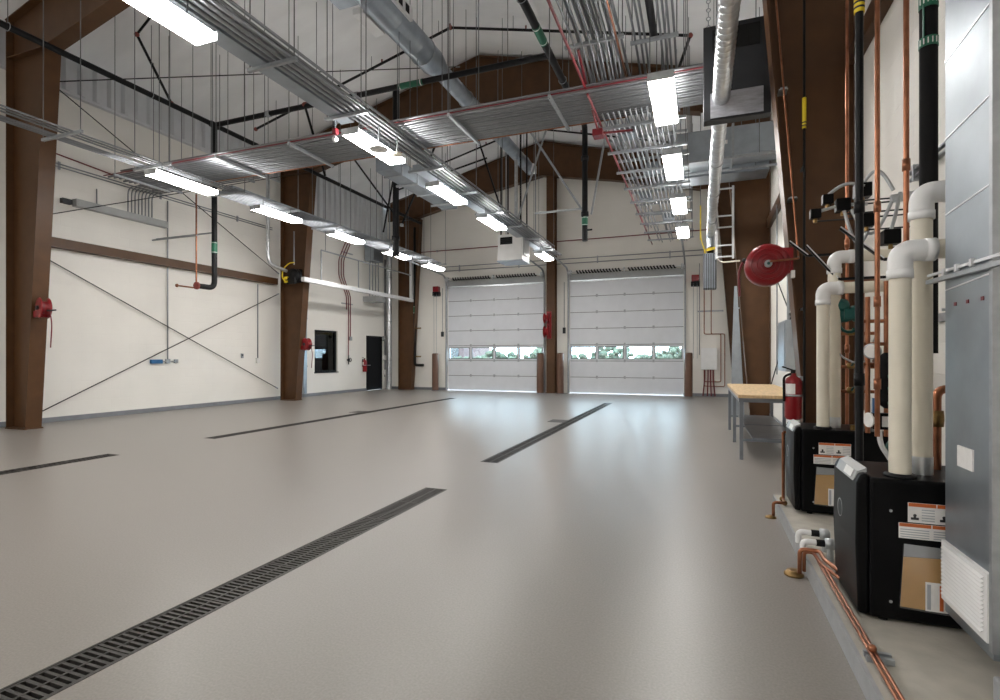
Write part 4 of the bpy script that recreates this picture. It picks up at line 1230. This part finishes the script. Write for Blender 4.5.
B(0.82, 0.85, 5.80, 5.86, 2.10, 2.17).build('tag', 'paper', t)
TB([(0.45, 5.95, 2.33), (0.40, 5.95, 2.30), (0.36, 5.95, 2.2), (0.37, 5.95, 1.95)], 0.012, 0.06, 8).build('hose', 'redp', t)
MB().ball((0.42, 5.95, 2.31), 0.03, 10).build('hose_stop', 'black', t)

t = thing('copper_line', 'thin copper tube following the column edge down to the large red reel', 'pipe', (0.8, 5.94, 2.2))
TB([(0.665, 5.945, 5.4), (0.90, 5.945, 2.32), (0.88, 5.80, 2.28), (0.63, 5.785, 2.265)], 0.010, 0.03, 8).build('tube', 'copper', t)
for z in (2.9, 4.0):
    xx = 0.665 + (5.4 - z) / 3.08 * 0.235
    B(xx - 0.03, xx + 0.03, 5.94, 5.965, z, z + 0.02).build('clip', 'strut', t)
    B(xx - 0.04, xx + 0.04, 5.965, 6.095, z + 0.002, z + 0.018).build('clip_arm', 'strut', t)
t = thing('gas_line', 'thin dark gas line with a yellow marker down the column web', 'pipe', (0.95, 5.94, 0.6))
MB().cyl((0.95, 5.94, 0.02), (0.95, 5.94, 6.6), 0.012, 8).build('tube', 'black', t)
o = MB().cyl((0.95, 5.94, 3.58), (0.95, 5.94, 3.88), 0.019, 12).build('yellow_marker', 'yellow', t)
for z in (3.60, 3.63):
    MB().cyl((0.95, 5.94, z), (0.95, 5.94, z + 0.012), 0.0195, 12).build('marker_print', 'ink', o)
for z in (1.8, 3.2, 5.0):
    B(0.94, 0.96, 5.95, 6.094, z, z + 0.02).build('clip', 'strut', t)
extinguisher(0.845, 5.88, 0.72, 0.5, 0.075, 'red fire extinguisher with a white label on the column behind the boilers', (0.90, 0.93, 5.88, 5.97, 1.10, 1.14))
t = thing('panel_board', 'grey electrical panel with a conduit on the wall past the work table edge', 'panel', (XR, 9.9, 1.1))
B(XR - 0.17, XR, 9.45, 10.3, 1.1, 1.92).build('enclosure', 'sheet', t, bevel=0.006)
B(XR - 0.18, XR - 0.17, 9.5, 10.25, 1.15, 1.87).build('panel_door', 'sheet', t)
MB().cyl((XR - 0.08, 9.8, 1.92), (XR - 0.08, 9.8, 5.0), 0.025, 8).build('conduit', 'emt', t)
MB().cyl((XR - 0.08, 11.2, 1.0), (XR - 0.08, 11.2, 4.2), 0.014, 8).build('conduit', 'emt', t)
t = thing('cone_horn', 'small dark loudspeaker and white pipe high on the wall by the far column', 'speaker', (XR - 0.1, 9.6, 4.8))
MB().lathe([(0.03, 0), (0.04, 0.06), (0.09, 0.16)], (XR - 0.02, 9.6, 4.95), (-1, -0.6, -0.2), 14).build('horn', 'blackp', t)
TB([(XR - 0.06, 8.6, 4.55), (XR - 0.06, 8.6, 4.1), (XR - 0.06, 8.9, 4.1), (XR - 0.06, 8.9, 5.2)], 0.02, 0.08, 8).build('white_pipe', 'pvcw', t)
B(XR - 0.05, XR, 9.56, 9.64, 4.9, 5.0).build('bracket', 'strut', t)

t = thing('column_guard', 'tapered galvanised sheet guard standing before the column past the work table', 'guard', (0.76, 12.82, 0))
MB().prism([(0.62, 12.82, 0.0), (0.90, 12.82, 0.0), (0.83, 12.82, 1.4), (0.745, 12.82, 2.9), (0.69, 12.82, 2.9), (0.64, 12.82, 1.4)], (0, 0.02, 0)).build('sheet', 'sheet', t)
for z in (0.5, 2.4):
    B(0.70, 0.80 + 0.2 * (z < 1), 12.84, 12.88, z, z + 0.03).build('fixing_arm', 'strut', t)

# ------------------------------------------------------------------ boilers
def person_mark(o, x, z, y, s):
    B(x - s, x + s, y - 0.0015, y, z, z + s * 0.7).build('symbol_base', 'ink', o)
    MB().lathe([(s * 0.45, 0), (s * 0.45, 0.001)], (x, y - 0.001, z + s * 1.35), (0, -1, 0), 10).build('symbol_head', 'ink', o)
    B(x - s * 0.3, x + s * 0.3, y - 0.0015, y, z + s * 0.6, z + s * 1.1).build('symbol_neck', 'ink', o)

def boiler(y0, label, dx):
    t = thing('boiler', label, 'boiler', (1.0, y0 + 0.25, PZ))
    y1 = y0 + 0.48
    zt = 0.765
    B(0.738, 1.32, y0, y1, PZ + 0.015, zt).build('jacket', 'blackp', t, bevel=0.018)
    f = MB().prism([(0.694, y0 + 0.01, PZ + 0.02), (0.684, y0 + 0.01, 0.45), (0.688, y0 + 0.01, 0.735), (0.705, y0 + 0.01, 0.775), (0.736, y0 + 0.01, 0.782), (0.736, y0 + 0.01, PZ + 0.02)], (0, 0.46, 0)).build('front_cover', 'blackp', t, bevel=0.012)
    MB().prism([(0.684, y0 + 0.06, 0.735), (0.702, y0 + 0.06, 0.782), (0.74, y0 + 0.06, 0.800), (0.74, y0 + 0.06, 0.780), (0.706, y0 + 0.06, 0.768)], (0, 0.34, 0)).build('control_panel', 'grey', f)
    MB().prism([(0.686, y0 + 0.10, 0.745), (0.700, y0 + 0.10, 0.781), (0.697, y0 + 0.10, 0.783), (0.683, y0 + 0.10, 0.746)], (0, 0.14, 0)).build('display', 'paper', f)
    MB().ring((0.6875, y0 + 0.32, 0.54), 0.045, 0.004, (1, 0, 0), 24, 5).build('round_emblem', 'grey', f)
    MB().lathe([(0.038, 0), (0.038, 0.003)], (0.6875, y0 + 0.32, 0.54), (-1, 0, 0), 20).build('emblem_disc', 'dark', f)
    for xx in (0.80, 1.28):
        for yy in (y0 + 0.04, y1 - 0.04):
            MB().cyl((xx, yy, PZ), (xx, yy, PZ + 0.016), 0.02, 8).build('foot', 'black', t)
    # warning labels on the side
    a = 0.885 - dx
    l1 = B(a, a + 0.215, y0 - 0.0015, y0, 0.575, 0.665).build('warning_label', 'paper', t)
    for k in range(2):
        xa = a + 0.108 * k
        B(xa + 0.002, xa + 0.105, y0 - 0.003, y0 - 0.0015, 0.648, 0.664).build('warning_strip', 'orange', l1)
        person_mark(l1, xa + 0.026, 0.588, y0 - 0.0015, 0.015)
        for q in range(5):
            B(xa + 0.052, xa + 0.10, y0 - 0.0025, y0 - 0.0015, 0.585 + 0.012 * q, 0.589 + 0.012 * q).build('printed_line', 'greyink', l1)
    l2 = B(a - 0.035, a + 0.215, y0 - 0.0015, y0, 0.500, 0.570).build('warning_label', 'paper', t)
    for k in range(2):
        xa = a - 0.035 + 0.125 * k
        B(xa + 0.002, xa + 0.122, y0 - 0.003, y0 - 0.0015, 0.554, 0.569).build('warning_strip', 'orange', l2)
        for q in range(4):
            B(xa + 0.006, xa + 0.115, y0 - 0.0025, y0 - 0.0015, 0.506 + 0.011 * q, 0.510 + 0.011 * q).build('printed_line', 'greyink', l2)
    # document pouch
    p = MB().prism([(a - 0.018, y0 - 0.012, 0.478), (a + 0.20, y0 - 0.012, 0.47), (a + 0.20, y0 - 0.012, 0.172), (a - 0.035, y0 - 0.012, 0.182)], (0, 0.012, 0)).build('document_pouch', 'poly', t)
    MB().prism([(a - 0.018, y0 - 0.009, 0.415), (a + 0.19, y0 - 0.009, 0.425), (a + 0.19, y0 - 0.009, 0.182), (a - 0.03, y0 - 0.009, 0.188)], (0, 0.005, 0)).build('envelope', 'manila', p)
    MB().prism([(a - 0.014, y0 - 0.006, 0.474), (a + 0.19, y0 - 0.006, 0.468), (a + 0.19, y0 - 0.006, 0.427), (a - 0.017, y0 - 0.006, 0.417)], (0, 0.002, 0)).build('pouch_backing', 'grey', p)
    c = B(a + 0.062, a + 0.16, y0 - 0.0135, y0 - 0.0125, 0.185, 0.315).build('instruction_card', 'paper', p)
    for k, mm in enumerate(('greyink', 'paper', 'orange', 'greyink')):
        B(a + 0.068 + 0.023 * k, a + 0.082 + 0.023 * k, y0 - 0.0145, y0 - 0.0135, 0.192, 0.305).build('card_stripe', mm, c)
    MB().lathe([(0.05, 0), (0.065, 0), (0.065, 0.012), (0.052, 0.02)], (0.88 if y0 < 4 else 0.90, y0 + 0.085, zt - 0.002), (0, 0, 1), 20).build('vent_collar', 'black', t)
    MB().cyl((1.0, y0 + 0.2, zt - 0.003), (1.0, y0 + 0.2, zt + 0.085), 0.046, 20).build('steel_collar', 'galv', t)
    MB().cyl((1.1, y0 + 0.07, zt - 0.003), (1.1, y0 + 0.07, zt + 0.04), 0.02, 12).build('test_port', 'brass', t)
    for zz in (0.2, 0.62):
        MB().lathe([(0.007, 0), (0.006, 0.004)], (0.82, y0, zz), (0, -1, 0), 8).build('screw', 'grey', t)
    return t
boiler(2.93, 'black boiler beside the tall galvanised duct, full document pouch on its side', 0.0)
boiler(4.73, 'black boiler nearer the red fire extinguisher, under the shorter white pipes', 0.03)

def vent(x, y, z0, z1, label, x1=XR):
    t = thing('vent_pipe', label, 'pipe', (x, y, z0))
    MB().cyl((x, y, z0), (x, y, z1 - 0.1), 0.0445, 22).build('riser', 'pvc', t)
    MB().cyl((x + 0.12, y, z1), (x1, y, z1), 0.0445, 22).build('run', 'pvc', t)
    e = bend([(x, y, z1 - 0.115), (x, y, z1), (x + 0.115, y, z1)], 0.10, 10)
    MB().tube(e, 0.0505, 22).build('elbow', 'pvcw', t)
    for a, d in (((x, y, z1 - 0.13), (0, 0, 1)), ((x + 0.095, y, z1), (1, 0, 0))):
        MB().lathe([(0.045, 0), (0.0535, 0), (0.0535, 0.04), (0.048, 0.04)], a, d, 22).build('socket', 'pvcw', t)
vent(0.88, 3.015, 0.78, 1.83, 'cream vent pipe with the lower white elbow beside the tall duct')
vent(1.0, 3.13, 0.85, 2.125, 'cream vent pipe with the higher white elbow beside the tall duct')
vent(0.90, 4.815, 0.78, 1.87, 'cream vent pipe with the lower white elbow on the boiler by the extinguisher', 1.36)
vent(1.0, 4.93, 0.85, 2.13, 'cream vent pipe with the higher white elbow on the boiler by the extinguisher')

# tall galvanised duct
t = thing('air_duct', 'tall galvanised sheet metal duct standing on the pad with a white louver', 'duct', (1.21, 2.65, PZ))
B(1.0, XR, 2.45, 2.86, 0.22, 6.4).build('duct_body', 'ductsheet', t)
for z in (1.62, 1.95, 2.28, 2.62, 3.0, 3.4, 3.8):
    MB().bar((0.999, 2.86, z), (0.999, 2.45, z + 0.02), 0.004, 0.006).build('cross_break', 'alum', t)
lv = B(0.985, 1.0, 2.462, 2.858, 0.275, 0.53).build('louver_frame', 'pvcw', t)
for k in range(13):
    z = 0.305 + 0.0165 * k
    MB().prism([(0.986, 2.485, z + 0.009), (0.974, 2.485, z), (0.974, 2.485, z - 0.002), (0.986, 2.485, z + 0.005)], (0, 0.35, 0)).build('louver_blade', 'pvcw', lv)
B(0.994, 1.0, 2.60, 2.73, 0.88, 0.965).build('duct_tag', 'paper', t)
for yy in (2.52, 2.64, 2.75):
    B(0.997, 1.0, yy, yy + 0.02, 1.545, 1.56).build('red_sticker', 'redp', t)
MB().bar((0.985, 2.3, 1.66), (0.985, 3.0, 1.675), 0.022, 0.018).build('support_strut', 'strut', t)
MB().bar((0.985, 2.3, 1.69), (0.985, 3.0, 1.705), 0.011, 0.011).build('support_rod', 'alum', t)
for yy in (2.55, 2.68, 2.8):
    B(0.972, 0.985, yy, yy + 0.02, 1.68, 1.71).build('strut_clip', 'alum', t)
for xx in (1.2, 1.37):
    for yy in (2.47, 2.82):
        B(xx - 0.02, xx + 0.02, yy, yy + 0.04, PZ, 0.22).build('leg', 'strut', t)
B(0.99, 1.03, 2.435, 2.46, 0.25, 6.4).build('corner_angle', 'strut', t)
tag(B(0.93, XR, 1.9, 2.29, PZ, 0.245).build('support_block', 'curb', bevel=0.01), 'low grey concrete block on the pad in front of the tall duct', 'block')

# risers
def riser(x, y, z0, z1, r, m, label, name='pipe_riser', labels=(), fit=()):
    t = thing(name, label, 'pipe', (x, y, z0))
    MB().cyl((x, y, z0), (x, y, z1), r, 14).build('pipe', m, t)
    for z in fit:
        MB().lathe([(r, -0.035), (r + 0.006, -0.035), (r + 0.006, 0.035), (r, 0.035)], (x, y, z), (0, 0, 1), 14).build('coupling', m, t)
    for z in (4.8,):
        MB().bar((x, y, z), (XR, y, z), 0.02, 0.02).build('wall_clamp', 'strut', t)
    return t
t = riser(0.86, 3.62, 0.55, 6.6, 0.021, 'black', 'slim black gas pipe with a yellow marker standing behind the boiler', fit=(2.2, 1.2))
o = MB().cyl((0.86, 3.62, 3.33), (0.86, 3.62, 3.55), 0.027, 14).build('yellow_marker', 'yellow', t)
for z in (3.35, 3.38, 3.41):
    MB().cyl((0.86, 3.62, z), (0.86, 3.62, z + 0.012), 0.0275, 14).build('marker_print', 'ink', o)
TB([(0.86, 3.62, 0.56), (0.86, 3.5, 0.56), (0.9, 3.42, 0.56)], 0.021, 0.05, 10).build('bottom_bend', 'black', t)
riser(1.17, 5.3, 0.55, 6.6, 0.014, 'copper', 'copper riser against the brown column web', fit=(2.3, 1.4))
riser(1.10, 4.2, 0.80, 6.6, 0.0155, 'copper', 'copper riser beside the slim black gas pipe', fit=(2.33, 1.7, 1.15))
riser(1.17, 3.9, 1.9, 6.6, 0.0155, 'copper', 'copper riser beside the thick black insulated pipe', fit=(2.0, 2.5))
t = riser(1.15, 3.5, 1.35, 6.6, 0.041, 'rubber', 'thick black insulated pipe with green marker bands')
for a, b in ((3.0, 3.05), (3.21, 3.28), (3.28, 3.36)):
    o = MB().cyl((1.15, 3.5, a), (1.15, 3.5, b), 0.044, 18).build('green_marker', 'green', t)
    for k in range(6):
        an = math.radians(200 + 25 * k)
        c = V((1.15 + 0.0445 * math.cos(an), 3.5 + 0.0445 * math.sin(an), (a + b) / 2))
        MB().bar(c - V((0, 0, 0.015)), c + V((0, 0, 0.015)), 0.006, 0.004).build('white_arrow', 'paper', o)
MB().bar((1.117, 3.47, 3.04), (1.117, 3.47, 3.22), 0.016, 0.004).build('green_strip', 'green', t)
t = thing('pipe_riser', 'copper pipe with a brass union behind the cream vent pipes', 'pipe', (1.11, 3.28, 0.76))
TB([(1.11, 3.28, 0.755), (1.11, 3.28, 1.17), (1.3, 3.28, 1.17)], 0.021, 0.05, 12).build('pipe', 'copper', t)
MB().lathe([(0.02, -0.04), (0.031, -0.04), (0.034, -0.01), (0.034, 0.01), (0.031, 0.04), (0.02, 0.04)], (1.11, 3.28, 1.02), (0, 0, 1), 8).build('union', 'brass', t)

# pumps, valves, actuators around the risers
t = thing('pump_manifold', 'copper manifold with teal pump and loop of valves by the far column', 'pump', (1.12, 4.95, 0.9))
for xx, yy, a, b in ((1.06, 5.05, 0.78, 2.0), (1.22, 5.05, 0.9, 1.95), (1.30, 4.75, 0.8, 1.9), (1.02, 5.12, 0.95, 1.45)):
    MB().cyl((xx, yy, a), (xx, yy, b), 0.016, 10).build('copper_leg', 'copper', t)
for z in (1.05, 1.25, 1.95, 1.52):
    MB().cyl((1.02, 5.05, z), (1.32, 5.05, z), 0.014, 10).build('copper_cross', 'copper', t)
MB().cyl((1.30, 4.75, 1.3), (1.30, 5.05, 1.3), 0.014, 10).build('copper_cross', 'copper', t)
p = MB().lathe([(0.03, 0), (0.055, 0.01), (0.06, 0.05), (0.05, 0.09), (0.065, 0.10), (0.065, 0.13), (0.04, 0.15)], (1.03, 4.95, 1.66), (1, 0, 0.15), 18).build('pump_body', 'teal', t)
MB().ring((1.11, 4.95, 1.60), 0.07, 0.012, (0, 1, 0), 18, 6).build('volute', 'teal', p)
B(1.06, 1.14, 4.88, 4.92, 1.63, 1.71).build('terminal_box', 'teal', p)
MB().lathe([(0.04, 0), (0.055, 0.01), (0.055, 0.09), (0.03, 0.11)], (1.05, 5.0, 1.74), (0, -1, 0), 16).build('pump_motor', 'teal', t)
for z in (1.06, 1.26, 1.53):
    MB().lathe([(0.015, -0.03), (0.026, -0.02), (0.026, 0.02), (0.015, 0.03)], (1.14, 5.05, z), (1, 0, 0), 10).build('ball_valve', 'brass', t)
    MB().bar((1.14, 5.02, z), (1.14, 4.96, z + 0.03), 0.014, 0.008).build('valve_lever', 'teal', t)
TB([(1.05, 4.97, 1.58), (1.0, 4.9, 1.35), (1.2, 4.9, 1.25), (1.3, 5.0, 1.5)], 0.008, 0.1, 8).build('cable', 'flex', t)

t = thing('pump_manifold', 'copper header with gauge, blue handle valve and relay box behind the vent pipes', 'pump', (1.15, 4.2, 0.75))
for xx, a, b in ((1.09, 0.8, 1.75), (1.20, 0.78, 1.6), (1.26, 0.8, 1.95)):
    MB().cyl((xx, 4.38, a), (xx, 4.38, b), 0.016, 10).build('copper_leg', 'copper', t)
for z in (0.86, 1.28, 1.42, 1.58):
    MB().cyl((1.06, 4.38, z), (1.32, 4.38, z), 0.013, 10).build('copper_cross', 'copper', t)
g = MB().lathe([(0.02, 0), (0.052, 0), (0.055, 0.02), (0.05, 0.026)], (1.11, 4.34, 1.37), (-0.4, -1, 0), 22).build('gauge_body', 'strut', t)
MB().lathe([(0.046, 0), (0.046, 0.002)], (1.0995, 4.3135, 1.37), (-0.4, -1, 0), 22).build('gauge_face', 'paper', g)
MB().lathe([(0.02, 0), (0.055, 0.03), (0.062, 0.08), (0.062, 0.30), (0.055, 0.35), (0.02, 0.38)], (1.19, 4.32, 0.98), (0, 0, 1), 18).build('expansion_tank', 'rubber', t)
MB().bar((1.10, 4.28, 0.93), (1.10, 4.28, 1.05), 0.03, 0.012).build('blue_handle', 'blue', t)
r = B(1.09, 1.19, 4.25, 4.31, 0.84, 0.95).build('relay_box', 'blackp', t, bevel=0.005)
B(1.14, 1.185, 4.247, 4.25, 0.86, 0.93).build('relay_label', 'paper', r)
MB().lathe([(0.05, 0), (0.05, 0.012)], (1.08, 4.29, 0.90), (-1, -0.4, 0), 18).build('dial', 'paper', t)
TB([(1.13, 4.27, 0.84), (1.13, 4.25, 0.74), (1.19, 4.25, 0.64), (1.24, 4.25, 0.55)], 0.016, 0.08, 10).build('flex_conduit', 'alum', t)
for z in (1.02, 1.12, 1.20):
    MB().ball((1.20, 4.26, z), 0.026, 8).build('green_valve', 'green', t)
MB().lathe([(0.02, 0), (0.05, 0.01), (0.055, 0.08), (0.03, 0.1)], (1.23, 4.34, 0.72), (0, -1, 0), 16).build('pump_body', 'teal', t)

ACT = (((1.10, 4.55, 2.54), 0.05, 'black actuator block by the top of the copper riser'),
       ((0.88, 4.55, 2.50), 0.035, 'small black junction head on the looped grey conduit'),
       ((0.80, 4.55, 2.40), 0.035, 'small black junction head standing out furthest from the wall'),
       ((0.97, 4.52, 2.44), 0.045, 'black actuator block in the middle of the grey loops'),
       ((1.10, 4.45, 2.30), 0.045, 'black actuator block below the grey loops'),
       ((1.23, 4.40, 2.16), 0.05, 'black actuator block hanging under the straight flex conduit'))
t0 = thing('flex_conduit', 'loops of grey flexible conduit joining the black actuator blocks', 'conduit', (1.1, 4.5, 2.1))
for k, (a, b, h) in enumerate((((0.88, 4.55, 2.53), (1.10, 4.5, 2.56), 0.05), ((0.80, 4.55, 2.41), (1.12, 4.5, 2.43), 0.02), ((0.97, 4.5, 2.42), (1.14, 4.46, 2.32), -0.22), ((1.02, 4.5, 2.40), (1.25, 4.45, 2.42), -0.2), ((1.10, 4.55, 2.58), (1.26, 4.45, 2.5), 0.12), ((1.23, 4.40, 2.2), (1.30, 4.45, 2.48), -0.02))):
    a, b = V(a), V(b)
    pts = [a + (b - a) * i / 12 + V((0, 0, h * math.sin(math.pi * i / 12))) for i in range(13)]
    MB().tube(pts, 0.012, 8).build('flex', 'flex', t0)
MB().bar((1.25, 4.46, 2.44), (XR, 4.46, 2.46), 0.05, 0.05).build('junction_box', 'galv', t0)
for p, s, l in ACT:
    t = thing('actuator', l, 'actuator', (p[0], p[1], p[2] - s))
    B(p[0] - s, p[0] + s, p[1] - s, p[1] + s, p[2] - s, p[2] + s).build('housing', 'blackp', t, bevel=0.006)
    MB().cyl((p[0], p[1], p[2] - s), (p[0], p[1], p[2] - s - 0.03), 0.014, 8).build('stem', 'brass', t)
    MB().cyl((p[0], p[1], p[2] - s - 0.02), (XR, p[1], p[2] - s - 0.02), 0.006, 6).build('sensor_line', 'dark', t)
for k, (a, b) in enumerate((((0.93, 4.4, 2.25), (1.19, 4.4, 2.01)), ((0.80, 4.9, 2.23), (1.02, 4.9, 1.95)), ((0.72, 5.2, 2.33), (0.86, 5.2, 2.20)))):
    t = thing('pipe_brace', ('black slanted strut with a painted glint crossing the copper riser', 'black slanted strut above the shorter vent elbow', 'short black slanted strut against the column web')[k], 'strut', b)
    MB().bar(a, b, 0.022, 0.022).build('bar', 'black', t)
    MB().bar(V(a) + V((0, -0.012, 0.008)), V(b) + V((0, -0.012, 0.008)), 0.004, 0.008).build('painted_glint', 'alum', t)  # pale strip stands in for light reflected along the bar
    MB().bar(b, (XR, b[1], b[2]), 0.02, 0.02).build('wall_arm', 'black', t)
t = thing('wall_conduit', 'two grey conduits along the wall beside the thick black pipe', 'conduit', (XR - 0.03, 3.8, 2.6))
for z in (2.58, 2.63):
    MB().cyl((XR - 0.03, 2.9, z), (XR - 0.03, 4.55, z), 0.014, 8).build('conduit', 'emt', t)
for y in (3.2, 4.45):
    B(XR - 0.05, XR, y - 0.015, y + 0.015, 2.55, 2.66).build('strap', 'strut', t)
t = thing('wall_strut', 'short grey strut channel on the wall beside the tall duct', 'strut', (XR, 4.0, 1.55))
B(XR - 0.04, XR, 3.4, 4.15, 1.55, 1.60).build('channel', 'strut', t)
MB().cyl((XR - 0.04, 4.0, 1.62), (XR, 4.0, 1.62), 0.01, 6).build('bolt', 'galv', t)

# condensate lines on the curb
t = thing('condensate_line', 'pair of copper lines along the curb turning down to a brass floor drain', 'pipe', (0.62, 2.5, PZ))
for k, xx in enumerate((0.640, 0.658)):
    MB().cyl((xx, -2.0, 0.135), (xx, 3.55, 0.135), 0.0075, 10).build('copper_line', 'copper', t)
TB([(0.70, 3.34, 0.17), (0.66, 3.5, 0.17), (0.66, 3.62, 0.175), (0.555, 3.62, 0.175), (0.555, 3.62, 0.03)], 0.0125, 0.03, 10).build('copper_drop', 'copper', t)
TB([(0.70, 3.30, 0.14), (0.645, 3.5, 0.14), (0.635, 3.66, 0.15), (0.585, 3.66, 0.15), (0.585, 3.66, 0.03)], 0.0105, 0.03, 10).build('copper_drop', 'copper', t)
MB().lathe([(0.02, 0), (0.055, 0), (0.055, 0.012), (0.045, 0.02), (0.04, 0.03), (0.02, 0.03)], (0.53, 3.66, 0.0), (0, 0, 1), 18).build('floor_strainer', 'brass', t)
for y in (2.52, 0.9):
    for q in (0, 0.04):
        B(0.625, 0.72, y + q, y + q + 0.02, PZ + 0.002, 0.125).build('strut_clamp', 'strut', t)
    MB().ball((0.648, y + 0.02, 0.15), 0.018, 8).build('clamp_bolt', 'copper', t)
t = thing('trap_pipe', 'white plastic trap elbows with grey unions in front of the boiler', 'pipe', (0.64, 3.75, PZ))
for y, z in ((3.70, 0.20), (3.86, 0.21)):
    TB([(0.585, y, z - 0.07), (0.585, y, z), (0.66, y, z)], 0.018, 0.025, 12).build('white_elbow', 'pvcw', t)
    MB().cyl((0.655, y, z), (0.70, y, z), 0.021, 12).build('black_coupling', 'black', t)
    MB().lathe([(0.02, 0), (0.032, 0.005), (0.034, 0.05), (0.02, 0.06)], (0.70, y, z), (1, 0, 0), 14).build('grey_union', 'flex', t)
    MB().cyl((0.73, y, z), (0.73, y, PZ), 0.018, 10).build('leg', 'flex', t)
t = thing('condensate_line', 'copper line rising by the boiler near the extinguisher and dropping off the curb', 'pipe', (0.63, 5.05, PZ))
TB([(0.645, 5.0, 0.70), (0.645, 5.0, 0.14), (0.645, 4.9, 0.13), (0.56, 4.9, 0.13), (0.56, 4.9, 0.02)], 0.0125, 0.025, 10).build('pipe', 'copper', t)
TB([(0.665, 5.0, 0.70), (0.645, 5.0, 0.70)], 0.012, 0.01, 8).build('top_elbow', 'copper', t)
for yy in (4.92, 5.06):
    MB().ball((0.645, yy, 0.125), 0.022, 8).build('fitting', 'brass', t)
MB().lathe([(0.02, 0), (0.045, 0), (0.04, 0.012), (0.02, 0.02)], (0.54, 4.9, 0.0), (0, 0, 1), 16).build('floor_strainer', 'brass', t)

# ------------------------------------------------------------------ outdoors, seen through the door panes
struct(B(-60, 40, YF + 0.25, 90, -0.15, -0.02).build('floor_outside', 'asph'), 'paved yard outside')
random.seed(11)
for k, (xx, yy, hh) in enumerate(((-15.5, 41, 1.9), (-12.5, 43, 2.3), (-9.6, 40, 1.6), (-7.0, 44, 2.2), (-4.2, 41, 1.8), (-1.4, 43, 2.4), (1.6, 41, 1.9), (-17.0, 38, 1.3))):
    lab = ('bush', 'tall bush', 'low bush', 'broad bush', 'round bush', 'high bush', 'wide bush', 'small bush')[k]
    t = thing('bush', 'green leafy %s outside seen through the door panes' % lab, 'bush', (xx, yy, 0), 'bushes beyond the doors')
    m = MB()
    for q in range(150):
        m.ball((xx + random.uniform(-1.4, 1.4), yy + random.uniform(-0.6, 0.6), random.uniform(0.1, hh) * random.uniform(0.6, 1)), random.uniform(0.14, 0.32), 6, 1, 1, random.uniform(0.7, 1.1))
    m.build('foliage', 'leaf', t)
    MB().cyl((xx, yy, -0.02), (xx, yy, 0.6), 0.08, 8).build('stem', 'bark', t)
t = thing('brick_building', 'pinkish brick building outside beyond the corner overhead door', 'building', (-23.5, 44, 0))
B(-28, -19.3, 42, 48, -0.02, 5).build('walls', 'brick', t)
B(-28.2, -19.1, 41.8, 48.2, 5, 5.3).build('roof_slab', 'white', t)
for xx in (-21.0, -23.5):
    B(xx, xx + 1.2, 41.97, 42.0, 1.2, 2.6).build('window', 'tint', t)
